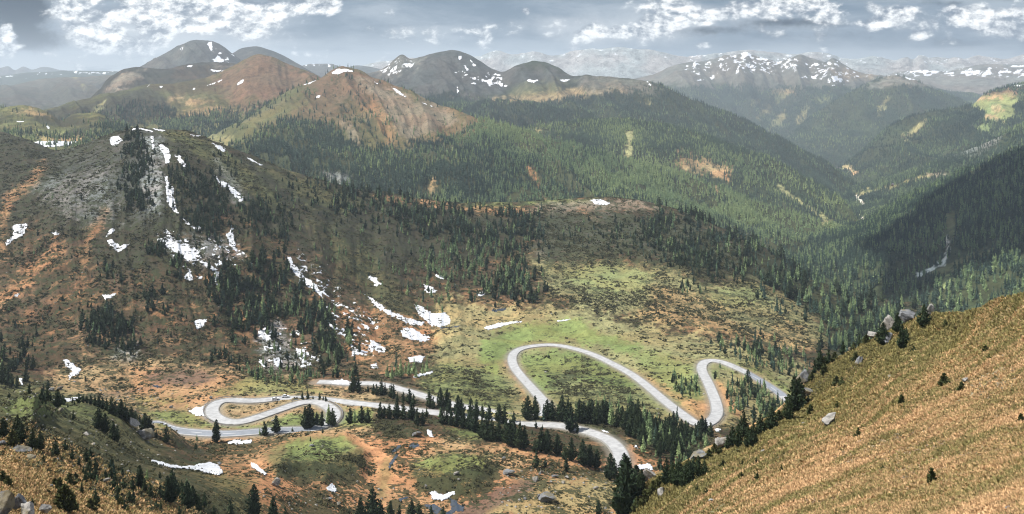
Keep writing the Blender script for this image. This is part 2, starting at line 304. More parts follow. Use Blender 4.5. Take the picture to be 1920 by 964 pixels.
# ------------------------------------------------------------------ the land: every slope at its own distance
# rows run from the near foot to the crest: (photo column, photo row, metres away)
V = Hill('valley_hillside', [
 [(-400,1040,45),(0,1040,60),(150,1040,78),(300,1040,110),(450,1040,190),(600,1040,240),(750,1040,268),(900,1040,275),(1050,1040,275),(1200,1040,285),(1350,1030,310),(1500,1000,350),(2300,950,400)],
 [(-400,880,75),(0,885,105),(150,905,135),(300,925,175),(450,925,245),(600,920,300),(750,918,320),(900,920,325),(1050,920,330),(1200,925,340),(1350,910,365),(1500,880,420),(2300,850,480)],
 [(-400,790,130),(0,805,175),(150,828,215),(300,850,290),(450,852,350),(600,848,362),(750,850,368),(900,850,375),(1050,850,380),(1200,855,388),(1350,850,410),(1500,820,470),(2300,800,540)],
 [(-400,690,260),(0,724,290),(80,750,310),(150,752,320),(220,765,335),(300,814,372),(380,822,388),(450,821,396),(600,803,412),(750,800,415),(900,802,418),(1050,812,418),(1200,815,430),(1350,805,470),(1500,780,540),(2300,760,620)],
 [(-400,750,440),(0,750,450),(150,768,450),(300,793,445),(450,788,445),(600,780,448),(750,775,455),(900,780,465),(1050,782,475),(1200,770,515),(1350,750,560),(1500,735,640),(2300,730,720)],
 [(-400,690,580),(0,705,550),(150,708,555),(300,708,565),(450,708,575),(600,712,590),(750,700,620),(900,702,640),(1050,690,668),(1200,690,668),(1350,688,645),(1500,700,690),(2300,700,800)],
 [(-400,600,700),(0,620,670),(150,640,655),(300,650,650),(450,655,675),(600,648,710),(750,636,760),(900,612,810),(1050,602,830),(1200,600,830),(1350,602,830),(1500,615,850),(1700,640,880),(2300,660,950)],
 [(-400,430,850),(0,470,830),(150,480,800),(300,480,790),(450,490,820),(600,505,880),(750,522,930),(900,522,965),(1050,500,1000),(1200,490,1020),(1350,502,1000),(1500,535,1020),(1700,590,1040),(2300,620,1080)],
 [(-400,330,1050),(0,365,1000),(150,355,960),(300,350,930),(450,380,960),(600,412,1030),(750,432,1085),(900,442,1120),(1050,430,1155),(1200,432,1165),(1350,455,1150),(1500,515,1150),(1700,570,1150),(2300,600,1150)],
 [(-400,225,1350),(-100,238,1300),(0,250,1280),(60,265,1250),(108,284,1230),(150,276,1200),(190,259,1180),(225,244,1160),(255,239,1150),(300,240,1150),(335,243,1150),(375,252,1155),(405,266,1160),(450,283,1170),(520,310,1180),(600,338,1190),(660,352,1205),(720,361,1220),(800,375,1240),(870,381,1260),(950,380,1270),(1050,374,1280),(1120,370,1290),(1180,373,1290),(1230,383,1290),(1300,405,1280),(1350,426,1270),(1400,446,1260),(1450,478,1250),(1500,512,1240),(1560,552,1220),(1700,600,1200),(2300,650,1200)],
], amp=6.0, wl=75, oct_=8, gully=6.0, gw=45, seed=3, humps=[([(560,880),(580,830),(650,815),(690,850),(680,900),(610,910)],3.5),([(780,900),(820,858),(900,855),(935,885),(890,925),(800,925)],3.5),([(705,805),(780,800),(790,818),(720,820)],2.5),([(495,870),(540,850),(560,880),(520,895)],3),([(30,770),(80,755),(120,775),(60,800)],5)], px=(-300, 2100), vstep=1.7, maxrows=900, crest=.35, shrub=.45, nearY=420,
 base='heath', vary=[('dheath', 60, -.1, .5, .5), ('rust', 30, .0, .5, .4), ('orange', 9, .12, .5, .42)], back=(.06, -.45),
 zones=[
 # upper mountain: dark, bluish heath and rock
 ('dheath',30,.93,[(-300,200),(250,200),(600,300),(1000,370),(1500,480),(1500,560),(1150,470),(1000,440),(700,560),(560,470),(430,420),(250,520),(60,420),(-300,430)]),
 ('dgrey',16,.7,[(120,300),(240,250),(300,245),(300,420),(230,400),(150,380),(80,370)]),
 ('olive',6,.75,[(300,246),(345,250),(385,262),(470,320),(520,370),(540,395),(500,385),(440,350),(400,310),(350,275)]),
 ('olive',10,.6,[(480,310),(600,345),(680,380),(640,400),(560,370)]),('orange',5,.5,[(700,366),(800,372),(870,386),(800,388),(720,376)]),
 ('olive',16,.5,[(590,420),(680,470),(760,560),(800,600),(740,600),(640,510)]),
 ('rock',8,.8,[(262,300),(282,260),(300,300),(305,350),(300,400),(282,392),(270,350)]),('rock',8,.6,[(265,262),(300,262),(320,300),(300,300)]),
 ('rock',10,.5,[(340,440),(440,450),(450,480),(380,500),(300,470)]),('rock',12,.35,[(60,350),(200,320),(220,420),(120,410)]),
 ('rock',10,.7,[(480,620),(520,600),(540,640),(560,690),(500,700),(480,660)]),('rock',7,.8,[(215,650),(260,645),(268,672),(240,682),(210,672)]),
 ('rock',8,.4,[(400,285),(440,330),(470,370),(440,380),(410,330)]),
 
 ('orange',7,.65,[7,(80,310),(60,340),(20,370),(6,410),(2,470)]),('orange',9,.7,[12,(110,470),(70,500),(30,540),(-20,570)]),('orange',8,.45,[8,(200,400),(165,450),(155,510),(150,560)]),
 ('rust',9,.5,[(480,540),(500,560),(495,620),(478,640),(470,600)]),('rust',8,.5,[(560,600),(620,640),(560,650),(540,620)]),('rust',8,.45,[(390,400),(430,390),(440,430),(400,430)]),
 ('orange',12,.5,[(640,570),(760,600),(880,570),(960,560),(1000,570),(940,600),(860,620),(760,690),(690,700),(650,660)]),
 ('orange',9,.7,[(800,590),(850,600),(880,560),(990,566),(960,585),(880,610),(830,640),(760,660),(700,650),(680,690),(660,670),(700,630),(780,640)]),
 # ridge meadow in the middle distance
 ('green',5,.8,[(860,383),(950,380),(1060,372),(1120,371),(1100,384),(1010,384),(930,392),(880,392)]),('orange',6,.75,[(780,376),(870,386),(960,390),(1010,388),(1000,402),(930,404),(840,390)]),
 ('rrock',8,.8,[(1010,384),(1100,376),(1180,374),(1240,388),(1200,396),(1120,392),(1070,400),(1020,402),(980,398)]),('orange',5,.6,[5,(1090,395),(1110,410),(1140,430)]),('orange',5,.4,[3,(1140,430),(1190,470),(1220,490)]),
 ('grey',16,.6,[(1000,400),(1300,410),(1420,470),(1380,500),(1150,470),(1020,500),(1000,450)]),
 ('pale',14,.8,[(1000,490),(1120,480),(1260,500),(1330,530),(1420,520),(1450,540),(1540,580),(1550,640),(1480,650),(1300,620),(1200,600),(1080,570),(1030,550)]),
 ('lgreen',14,.7,[(1050,505),(1130,490),(1220,510),(1210,545),(1110,545),(1060,525)]),('lgreen',10,.6,[(1330,545),(1420,535),(1440,560),(1390,575),(1330,565)]),
 ('orange',14,.4,[(1230,540),(1320,560),(1400,620),(1500,610),(1520,640),(1340,640),(1200,590)]),
 ('shrub',16,.52,[(1000,505),(1040,560),(1150,560),(1260,590),(1340,620),(1500,620),(1530,600),(1400,590),(1300,570),(1180,540),(1060,540)]),
 ('shrub',10,.30,[(1050,505),(1130,490),(1220,510),(1190,535),(1110,535)]),
 ('shrub',16,.75,[(1000,400),(1300,410),(1450,490),(1400,520),(1200,490),(1030,500)]),
 # meadows round the bends
 ('shrub',14,.3,[(820,560),(1080,580),(1360,640),(1500,680),(1500,800),(1280,800),(1000,790),(880,790),(800,720),(820,660)]),('pale',14,.75,[(820,560),(1080,580),(1360,640),(1500,680),(1500,800),(1280,800),(1000,790),(880,790),(800,720),(820,660)]),
 ('pale',16,.6,[(1080,600),(1300,640),(1440,660),(1480,720),(1300,720),(1150,680)]),
 ('green',9,.95,[(905,640),(950,612),(1020,604),(1090,600),(1130,625),(1200,645),(1180,665),(1080,640),(990,640),(950,665),(930,700),(900,680)]),
 ('lgreen',12,.55,[(980,665),(1060,650),(1200,710),(1280,780),(1060,770),(1000,740)]),('green',9,.85,[(980,670),(1040,655),(1120,668),(1200,720),(1180,740),(1060,700),(1010,750),(985,700)]),
 ('green',10,.6,[(840,680),(930,690),(960,740),(960,780),(880,770),(800,730),(790,700)]),('green',10,.75,[(1180,650),(1300,680),(1340,740),(1290,770),(1220,710)]),
 ('green',8,.85,[(1370,680),(1420,684),(1480,720),(1490,745),(1430,700),(1400,700),(1350,690),(1345,740),(1330,720),(1335,690)]),
 ('orange',6,.65,[7,(1345,720),(1362,750),(1385,775)]),('orange',7,.55,[6,(1215,715),(1260,740),(1310,760),(1340,770)]),('orange',6,.6,[5,(950,680),(975,720),(985,750)]),
 ('orange',7,.5,[(1290,750),(1330,750),(1335,790),(1300,790),(1270,770)]),
 ('shrub',12,.55,[(800,680),(900,700),(980,745),(960,770),(860,750),(790,715)]),('shrub',12,.54,[(1020,700),(1100,680),(1200,730),(1240,780),(1100,770),(1040,750)]),
 ('shrub',10,.2,[(905,640),(950,612),(1020,604),(1090,600),(1130,625),(1180,665),(1080,640),(990,640),(950,665),(930,700)]),
 ('shrub',12,.36,[(1180,620),(1500,660),(1480,700),(1300,680)]),
 # floor by the double bend
 ('tan',16,.85,[(90,700),(250,670),(400,690),(560,715),(700,740),(700,830),(480,840),(300,820),(250,770),(120,745)]),
 ('orange',14,.6,[(250,690),(420,690),(470,720),(380,760),(300,780),(240,740)]),
 ('marsh',8,.75,[(270,708),(300,696),(345,690),(400,700),(390,716),(330,722),(285,724)]),('marsh',5,.6,[3,(120,747),(200,742),(280,728),(330,722),(400,712)]),
 ('green',8,.7,[(470,700),(560,718),(600,735),(500,738),(400,738),(430,722)]),('green',8,.85,[(260,770),(340,765),(400,790),(440,805),(300,800)]),('green',7,.9,[(400,797),(480,800),(560,775),(640,765),(700,770),(700,800),(600,800),(480,812)]),
 ('green',8,.6,[(250,745),(340,742),(350,756),(260,760)]),('tan',6,.8,[(430,765),(520,752),(500,766),(450,775)]),
 ('shrub',10,.35,[(230,690),(420,700),(700,750),(700,800),(450,800),(300,800)]),
 # near floor: orange grass, hummocks of green and black heath
 ('orange',16,.95,[(400,830),(640,810),(900,830),(1160,870),(1200,964),(1200,1060),(300,1060),(470,960),(380,900)]),
 ('tan',14,.6,[(840,820),(1000,870),(900,900),(780,870)]),('pale',14,.7,[(980,900),(1150,890),(1180,950),(1050,980),(900,964)]),('pale',10,.5,[(420,880),(480,900),(440,930),(400,900)]),
 ('olive',8,.85,[(490,850),(560,820),(640,815),(680,845),(670,890),(600,900),(520,890)]),('green',8,.8,[(540,830),(640,820),(660,840),(600,870),(530,860)]),
 ('olive',8,.8,[(770,880),(820,850),(900,850),(930,880),(880,930),(800,920),(765,900)]),('green',8,.8,[(780,870),(850,852),(920,855),(900,885),(820,890)]),('green',8,.7,[(830,800),(900,805),(930,825),(880,828)]),
 ('shrub',8,.85,[(530,865),(600,870),(690,850),(680,880),(660,910),(570,910),(520,890)]),('shrub',8,.85,[(780,895),(860,890),(940,870),(920,920),(850,935),(780,925)]),('shrub',8,.80,[(700,795),(790,795),(790,822),(720,825)]),
 ('shrub',9,.76,[(380,835),(540,820),(520,835),(480,850),(400,860)]),('shrub',10,.66,[(960,870),(1140,880),(1150,900),(1000,900)]),('shrub',10,.66,[(500,920),(640,920),(760,940),(700,1000),(480,1000)]),
 ('shrub',8,.1,[9,(640,820),(720,860),(720,930),(700,960)]),('shrub',8,.15,[7,(470,870),(540,845),(620,812)]),
 ('marsh',9,.8,[(880,940),(960,905),(1010,895),(1000,920),(930,950),(880,990),(820,990)]),('olive',7,.6,[8,(725,870),(715,930)]),
 # left slope below the ridge
 ('olive',18,.85,[(-300,660),(60,720),(140,745),(260,790),(330,850),(470,900),(560,1060),(240,1060),(100,860),(-300,740)]),
 ('green',9,.5,[(20,745),(90,742),(130,770),(60,790),(0,770)]),('green',9,.35,[(120,758),(180,756),(230,780),(160,790)]),('heath',14,.55,[(240,830),(420,850),(400,870),(300,860)]),
 ('heath',20,.6,[(60,790),(200,800),(330,860),(420,930),(300,930),(160,880),(60,850)]),('pale',14,.35,[(100,770),(240,800),(300,860),(180,840)]),('shrub',14,.5,[(-300,700),(250,800),(420,870),(500,964),(300,964),(100,830)]),
 ('gold',12,1.,[(-300,770),(0,830),(60,855),(130,885),(220,930),(330,964),(420,1060),(-300,1060)]),('shrub',12,.18,[(-300,790),(0,850),(130,900),(220,945),(330,980),(420,1060),(-300,1060)]),
 ('snown',14,.50,[(475,600),(520,600),(600,640),(600,690),(500,690),(465,640)]),('snown',12,.52,[(560,470),(640,540),(720,610),(700,670),(640,640),(600,560),(540,500)]),('snown',12,.50,[(300,430),(460,450),(480,500),(420,520),(330,500)]),
 # right: below the bends, brown rubble, then forest
 ('forest',16,.9,[(1400,440),(1500,500),(1640,560),(1900,600),(1800,760),(1560,700),(1550,620),(1480,545),(1400,500)]),
 ('forest',12,.6,[(1060,775),(1180,775),(1320,820),(1340,850),(1200,850),(1160,820),(1060,805)]),
 ('orange',8,.7,[(1180,820),(1230,860),(1290,870),(1250,890),(1190,880),(1170,850)]),
 ('rust',10,.5,[(1240,850),(1320,860),(1260,890)]),
 ])
L0 = Hill('grass_slope', [
 [(1040,1300,60),(1180,1200,48),(1300,1160,38),(1500,1150,30),(1700,1150,26),(1920,1150,22),(2300,1150,18)],
 [(1040,1150,110),(1180,1060,95),(1300,985,82),(1500,960,62),(1700,950,50),(1920,940,42),(2300,900,34)],
 [(1040,1080,150),(1180,995,135),(1300,925,122),(1400,880,115),(1500,850,108),(1600,830,98),(1700,800,90),(1920,760,75),(2300,700,60)],
 [(1040,1040,190),(1180,970,175),(1240,905,178),(1300,870,182),(1350,855,190),(1400,825,195),(1450,780,200),(1500,757,205),(1560,715,200),(1620,680,190),(1680,640,182),(1740,625,172),(1800,620,158),(1850,610,140),(1920,595,125),(2300,520,95)],
 [(1040,1010,200),(1180,958,190),(1225,900,190),(1262,884,194),(1300,860,196),(1325,846,202),(1356,835,204),(1400,806,210),(1440,790,214),(1470,768,216),(1490,752,218),(1510,715,220),(1540,690,216),(1580,664,212),(1620,642,206),(1650,626,204),(1680,616,198),(1710,602,192),(1745,588,182),(1800,586,168),(1850,569,150),(1885,557,142),(1920,547,135),(2000,520,125),(2300,440,105)],
], amp=1.5, wl=16, oct_=8, gully=0, gw=45, seed=11, nearY=150, px=(1040, 2300), vstep=1.7, crest=.8, back=(.10, -.9), base='gold', shrub=.30, noise=10,
 vary=[('olive', 26, -.1, .4, .8), ('rrock', 9, .0, .5, .6), ('olive', 2.2, .05, .5, .5)],
 zones=[('olive',22,.75,[(1180,964),(1300,880),(1500,760),(1620,650),(1800,600),(1760,680),(1600,800),(1480,850),(1330,930)]),
 ('green',18,.35,[(1260,930),(1450,800),(1560,740),(1560,800),(1400,880)]),
 ('gold',16,.8,[(1500,750),(1560,700),(1700,640),(1650,700),(1550,780)]),
 ('rrock',24,.7,[(1300,964),(1500,880),(1700,760),(1920,650),(2300,500),(2300,1100),(1300,1100)]),
 ('tan',16,.8,[(1600,964),(1750,900),(1920,840),(2200,700),(2200,1100),(1500,1100)]),
 ('olive',14,.6,[30,(1540,850),(1420,930),(1330,950)]),
 ('rust',8,.8,[(1505,720),(1560,690),(1620,690),(1580,720),(1530,740),(1505,745)]),
 ('shrub',8,.8,[4,(1500,742),(1410,825),(1330,880)]),('shrub',5,.8,[2.5,(1700,640),(1620,690),(1560,735)]),('shrub',5,.95,[4,(1512,832),(1545,808),(1575,795)]),
 ('tan',3,.9,[1.2,(1350,885),(1420,835),(1500,760),(1560,720)]),('shrub',12,.72,[(1505,700),(1600,650),(1690,630),(1640,680),(1560,720),(1505,750)])])
D = Hill('dark_forest_slope', [
 [(1250,600,1400),(1300,600,1400),(1400,600,1350),(1500,630,1250),(1600,680,1100),(1700,700,980),(1800,710,880),(1920,720,800),(2300,720,700)],
 [(1250,560,1500),(1300,550,1500),(1400,535,1480),(1500,535,1450),(1600,560,1350),(1700,565,1220),(1800,560,1120),(1920,540,1020),(2300,480,900)],
 [(1250,510,1700),(1300,505,1700),(1400,490,1700),(1500,485,1700),(1600,480,1650),(1700,475,1570),(1800,455,1450),(1920,425,1380),(2300,330,1250)],
 [(1250,500,1900),(1380,470,1950),(1450,455,2000),(1500,449,2080),(1560,437,2150),(1610,426,2200),(1650,402,2250),(1700,374,2300),(1780,337,2300),(1850,306,2280),(1920,281,2200),(2300,120,2000)],
], amp=14, wl=220, oct_=6, gully=10, gw=90, seed=21, px=(1250, 2300), crest=.4, base='forest', back=(.06,-.5), step=3, vstep=3,
 zones=[('olive',3,.9,[(1740,508),(1800,485),(1860,462),(1870,468),(1800,497),(1760,516)]),('lgreen',3,.8,[(1760,524),(1790,512),(1780,526),(1762,540)]),
  ('olive',6,.8,[(1770,400),(1790,395),(1800,420),(1790,440),(1775,440)]),('white',2.5,1,[1.8,(1776,445),(1778,470),(1768,495),(1740,508),(1722,516)]),('pale',3,.8,[2,(1700,460),(1705,470)])])
M = Hill('forested_ridge', [
 [(200,340,1500),(350,330,1600),(500,345,1600),(700,400,1560),(900,425,1560),(1100,425,1620),(1300,455,1650),(1400,485,1700),(1500,490,1780),(1650,495,1900)],
 [(200,320,1900),(350,292,2000),(450,282,2000),(550,262,2100),(640,240,2250),(750,268,2150),(850,295,2050),(1000,335,1980),(1200,372,1950),(1400,425,1950),(1650,470,2000)],
 [(200,310,2000),(300,290,2250),(380,264,2400),(440,239,2500),(500,200,2650),(560,163,2750),(600,147,2800),(625,130,2840),(642,124,2850),(665,129,2840),(700,143,2800),(760,168,2700),(810,190,2650),(870,213,2550),(940,235,2500),(1000,254,2450),(1100,283,2400),(1200,309,2350),(1300,337,2300),(1400,374,2250),(1500,408,2200),(1560,428,2150),(1650,460,2080)],
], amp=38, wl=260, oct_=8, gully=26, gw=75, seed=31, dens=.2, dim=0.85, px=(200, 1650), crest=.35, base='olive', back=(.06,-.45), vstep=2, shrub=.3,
 vary=[('rrock', 120, .1, .6, .35)],
 zones=[('rust',12,.75,[(560,160),(642,120),(700,140),(760,165),(700,190),(620,180)]),('orange',20,.4,[(640,160),(760,165),(930,225),(900,280),(800,280),(700,220)]),
 ('heath',26,.45,[(520,200),(640,120),(760,165),(940,235),(900,290),(780,290),(640,250)]),('rust',20,.5,[(600,150),(700,150),(640,230),(500,240),(520,210)]),
 ('rrock',9,.6,[(670,150),(820,195),(870,230),(760,260),(720,200)]),('orange',9,.35,[9,(700,200),(730,250),(740,290)]),('rrock',6,.7,[(640,230),(665,240),(680,280),(660,275)]),
 ('olive',12,.8,[(430,240),(520,205),(580,190),(520,225),(460,262),(400,285)]),('pale',8,.7,[(380,250),(440,255),(430,280),(380,270)]),
 ('forest',14,.85,[(440,285),(540,225),(620,240),(680,285),(740,290),(860,255),(920,230),(1050,265),(1700,430),(1700,560),(600,560),(350,330)]),
 ('rock',6,.7,[(600,320),(650,325),(660,345),(620,345)]),('tan',4,.7,[(800,355),(812,330),(818,350),(808,372)]),
 ('orange',4,.7,[2.5,(990,315),(1010,345),(1015,370)]),('pale',4,.95,[6,(1462,352),(1500,380),(1530,400),(1550,418)]),('tan',3,.8,[1.5,(1340,350),(1346,360),(1343,365)]),
 ('tan',5,.6,[(1300,385),(1308,380),(1305,395)]),
 ('snow',2,1,[(622,137),(634,128),(650,129),(662,134),(645,134),(631,140)]),('snow',2,1,[(568,158),(590,146),(594,149),(575,159)]),('snow',2,1,[(733,163),(745,169),(761,182),(752,180)]),
 ('snow',2,1,[(590,182),(604,177),(598,184)]),('snow',1.6,1,[(780,188),(820,202),(800,197)]),('snow',1.6,.9,[(700,152),(712,158),(705,158)])])
M2 = Hill('wooded_spur', [
 [(880,350,2450),(950,345,2500),(1100,345,2500),(1300,400,2420),(1400,420,2380),(1500,440,2330),(1660,480,2250)],
 [(880,300,2650),(960,280,2720),(1100,275,2760),(1250,290,2750),(1400,350,2620),(1500,390,2550),(1660,450,2400)],
 [(880,285,2800),(930,266,2850),(970,248,2900),(1010,239,2950),(1060,232,2980),(1100,228,3000),(1180,229,3000),(1240,236,3000),(1300,250,2950),(1380,280,2900),(1450,302,2850),(1530,344,2750),(1590,386,2600),(1612,415,2500),(1660,445,2420)],
], amp=16, wl=230, oct_=6, gully=14, gw=70, seed=41, px=(880, 1660), crest=.4, base='forest', back=(.06,-.45), vstep=2.4, step=2.5,
 zones=[('pale',3,1,[5,(1462,352),(1500,380),(1530,400),(1556,418)]),('pale',4,.95,[(1169,243),(1193,243),(1190,262),(1184,300),(1170,300),(1176,265)]),('tan',10,.6,[(1270,285),(1330,300),(1380,305),(1370,330),(1300,325),(1260,310)]),('orange',4,.7,[2.5,(1320,328),(1350,326),(1366,330)]),
  ('pale',3,.8,[(1003,243),(1012,242),(1012,252),(1006,252)])])
KK = Hill('dark_peak', [
 [(560,250,3000),(700,260,3200),(800,250,3200),(1000,280,3100),(1200,310,3100),(1400,350,3100),(1500,390,3100),(1640,420,3200)],
 [(560,185,4000),(700,180,4200),(800,176,4300),(900,195,4200),(1000,205,4000),(1100,206,3950),(1200,220,3900),(1300,245,3850),(1400,275,3800),(1500,322,3800),(1640,385,3800)],
 [(560,165,5200),(660,142,5200),(695,136,5150),(722,125,5200),(740,112,5200),(753,104,5200),(770,112,5150),(790,108,5000),(815,97,5000),(845,91,5000),(868,96,5000),(895,108,4950),(925,128,4900),(945,133,4850),(970,123,4800),(995,117,4800),(1020,115,4800),(1042,123,4750),(1078,144,4650),(1105,141,4600),(1160,145,4500),(1215,151,4400),(1250,164,4350),(1300,186,4300),(1350,206,4250),(1400,230,4200),(1450,256,4150),(1500,281,4100),(1560,315,4050),(1600,344,4000),(1640,372,3950)],
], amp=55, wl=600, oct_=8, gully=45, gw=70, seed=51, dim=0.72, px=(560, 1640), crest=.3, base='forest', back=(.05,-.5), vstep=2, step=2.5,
 zones=[('dgrey',12,.95,[(660,130),(845,80),(960,120),(1090,140),(1100,160),(980,165),(940,180),(800,180),(700,165)]),('grey',9,.8,[(690,130),(755,100),(800,110),(760,135),(720,150)]),
 ('tan',8,.9,[(930,185),(980,178),(1060,170),(1160,162),(1170,170),(1100,178),(1000,190)]),('grey',10,.7,[(1090,140),(1220,150),(1250,170),(1100,172)]),('pale',5,.8,[(1185,190),(1220,193),(1200,200)]),
 ('olive',10,.6,[(960,160),(1080,150),(1040,176),(950,180)]),
 ('snow',2,1,[(858,104),(866,104),(864,112),(860,112)]),('snow',1.8,1,[(872,140),(892,148),(888,151)]),('snow',1.8,1,[(900,146),(912,152),(925,146),(920,156),(905,154)]),('snow',1.8,1,[(868,120),(880,130),(876,133)]),('snow',1.8,1,[(882,112),(894,124),(888,124)]),
 ('snow',1.8,1,[(935,156),(950,161),(938,162)]),('snow',1.8,1,[(984,149),(1012,150),(1000,156)]),('snow',1.5,.9,[(856,152),(860,172),(857,176)]),('snow',1.8,1,[(1050,150),(1068,150),(1060,153)]),
 ('snow',1.8,1,[(1212,152),(1225,160),(1218,160)]),('snown',6,.58,[(700,130),(760,104),(780,125),(730,145)]),('snown',6,.56,[(850,130),(940,140),(940,165),(870,160)])])
P1 = Hill('red_peak', [
 [(-380,300,1950),(0,290,2000),(200,285,2050),(400,290,2300),(500,260,2500),(720,280,2700)],
 [(-380,262,2500),(60,250,2550),(150,240,2600),(250,236,2650),(330,240,2700),(420,236,2750),(500,210,2850),(600,185,3000),(720,210,3100)],
 [(-380,240,2900),(60,222,3000),(90,208,3000),(130,197,3050),(180,183,3150),(225,172,3250),(270,163,3300),(330,157,3400),(380,147,3450),(430,127,3500),(460,113,3520),(484,103,3550),(508,107,3550),(540,121,3550),(580,137,3500),(612,150,3450),(720,190,3300)],
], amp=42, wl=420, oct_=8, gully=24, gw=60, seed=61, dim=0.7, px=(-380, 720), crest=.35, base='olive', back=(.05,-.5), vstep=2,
 zones=[('rust',14,.8,[(380,150),(484,98),(600,140),(640,190),(560,200),(430,180)]),('rust',12,.7,[(420,180),(560,180),(520,230),(460,220)]),('dheath',12,.9,[(60,215),(270,160),(320,190),(330,225),(200,235),(60,240)]),
 ('heath',10,.7,[(270,160),(380,145),(420,165),(340,180)]),('tan',8,.8,[(320,185),(400,190),(340,215),(300,232),(420,225),(440,210),(380,200)]),('lgreen',9,.6,[(380,240),(480,225),(440,262)]),
 ('pale',5,.7,[(180,202),(196,190),(186,212),(172,212)]),('orange',6,.7,[4,(500,205),(560,190),(600,180)]),
 ('snow',1.8,1,[(440,160),(458,147),(455,153),(446,161)]),('snow',1.8,1,[(388,160),(410,152),(416,150),(400,159)]),('snow',1.6,1,[(357,167),(366,166),(364,169)]),('snow',1.6,1,[(300,162),(305,162),(302,164)]),('snow',1.8,1,[(270,160),(280,160),(276,163)])])
P0 = Hill('rocky_shoulder', [
 [(40,240,3300),(200,235,3400),(400,215,3600),(560,220,3900)],
 [(40,225,4100),(120,206,4200),(160,192,4250),(185,170,4300),(200,150,4300),(215,139,4300),(235,130,4300),(262,126,4350),(285,128,4400),(310,131,4400),(350,122,4500),(400,118,4600),(440,122,4600),(480,140,4600),(560,180,4600)],
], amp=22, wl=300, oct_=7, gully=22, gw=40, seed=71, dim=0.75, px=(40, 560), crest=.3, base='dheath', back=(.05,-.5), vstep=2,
 zones=[('rrock',7,.8,[(195,170),(230,140),(275,128),(262,150),(230,165),(205,168)]),('heath',8,.8,[(330,122),(440,120),(440,150),(320,150)]),('grey',6,.7,[(400,122),(445,122),(440,132),(400,130)]),
 ('snow',1.8,1,[(346,125),(360,123),(358,126)]),('snow',1.8,1,[(395,130),(425,133),(424,136),(400,134)])])
NN = Hill('green_mounds', [
 [(-380,340,1450),(0,310,1450),(200,310,1450),(440,330,1500)],
 [(-380,270,1700),(0,266,1700),(60,270,1700),(110,266,1720),(200,262,1750),(440,300,1800)],
 [(-380,225,2100),(-60,210,2100),(0,206,2100),(20,202,2100),(45,200,2100),(70,203,2080),(95,214,2060),(115,224,2050),(140,213,2080),(180,212,2080),(205,222,2060),(240,243,2000),(280,262,1950),(330,280,1900),(440,310,1800)],
], amp=9, wl=130, oct_=6, gully=5, gw=40, seed=81, px=(-380, 440), crest=.4, base='olive', back=(.05,-.5), vstep=2, shrub=.4,
 vary=[('dheath', 70, .0, .4, .8)],
 zones=[('tan',5,.9,[(70,254),(140,256),(200,262),(130,268),(80,264)]),('tan',4,.6,[(60,203),(120,222),(60,215),(20,212)]),('lgreen',10,.5,[(0,240),(120,250),(60,262),(0,258)]),
  ('snow',1.5,1,[(28,226),(44,228),(36,230)]),('snow',1.5,.9,[(86,232),(94,240),(90,244)]),('dheath',8,.8,[(95,215),(140,214),(150,235),(110,240)])])
def far(name, rows, base, zones=(), amp=20, wl=500, gully=20, gw=60, seed=1, px=(-380, 2300), **k):
    return Hill(name, rows, amp=amp, wl=wl, oct_=7, gully=gully, gw=gw, seed=seed, px=px, crest=k.pop('crest', .25), base=base, back=(.04, -.5), step=k.pop('step', 3), vstep=3, zones=zones, **k)
Q = far('high_summit', [[(180,230,5000),(300,190,5200),(560,190,5400)],[(180,160,5900),(225,142,5900),(262,127,5950),(300,107,6000),(340,87,6000),(362,79,6000),(378,77,6000),(398,79,6000),(420,89,6000),(436,102,6000),(462,122,6000),(500,150,6000),(560,175,6000)]], 'dgrey',
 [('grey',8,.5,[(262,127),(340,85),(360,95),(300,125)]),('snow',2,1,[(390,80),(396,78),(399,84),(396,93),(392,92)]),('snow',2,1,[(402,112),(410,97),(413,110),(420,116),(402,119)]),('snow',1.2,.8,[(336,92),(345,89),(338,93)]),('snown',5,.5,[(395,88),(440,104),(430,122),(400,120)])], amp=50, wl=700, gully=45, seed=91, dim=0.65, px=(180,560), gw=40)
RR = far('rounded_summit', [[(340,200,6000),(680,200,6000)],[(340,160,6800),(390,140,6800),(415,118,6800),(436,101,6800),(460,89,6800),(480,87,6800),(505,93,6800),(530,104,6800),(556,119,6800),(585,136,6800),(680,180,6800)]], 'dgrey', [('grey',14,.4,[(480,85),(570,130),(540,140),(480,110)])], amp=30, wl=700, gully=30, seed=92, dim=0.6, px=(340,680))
S_ = far('left_moor', [[(-380,260,3600),(0,250,3700),(200,240,3900),(420,220,4300)],[(-380,215,5000),(0,200,5200),(200,185,5400),(420,180,5400)],[(-380,175,6500),(-100,168,6800),(0,162,6900),(50,154,7000),(95,147,7000),(160,144,7000),(215,141,6800),(300,150,6600),(420,165,6400)]], 'grey',
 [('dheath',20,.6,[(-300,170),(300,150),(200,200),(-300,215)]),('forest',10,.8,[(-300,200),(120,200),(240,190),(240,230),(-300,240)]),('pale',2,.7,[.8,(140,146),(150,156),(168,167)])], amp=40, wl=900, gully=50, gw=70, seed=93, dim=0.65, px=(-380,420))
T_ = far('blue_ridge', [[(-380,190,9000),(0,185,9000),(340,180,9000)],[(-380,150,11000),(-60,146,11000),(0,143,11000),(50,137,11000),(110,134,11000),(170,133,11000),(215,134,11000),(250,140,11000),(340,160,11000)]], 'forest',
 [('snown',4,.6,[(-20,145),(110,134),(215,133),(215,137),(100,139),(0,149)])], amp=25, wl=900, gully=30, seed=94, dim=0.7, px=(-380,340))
U_ = far('distant_left_range', [[(-380,170,12500),(300,170,12500)],[(-380,132,13800),(-60,134,13800),(0,128,13800),(14,124,13800),(28,131,13800),(44,124,13800),(60,129,13800),(84,124,13800),(110,131,13800),(150,133,13800),(300,137,13800)]], 'dgrey', amp=60, wl=1500, gully=60, seed=95, px=(-380,300))
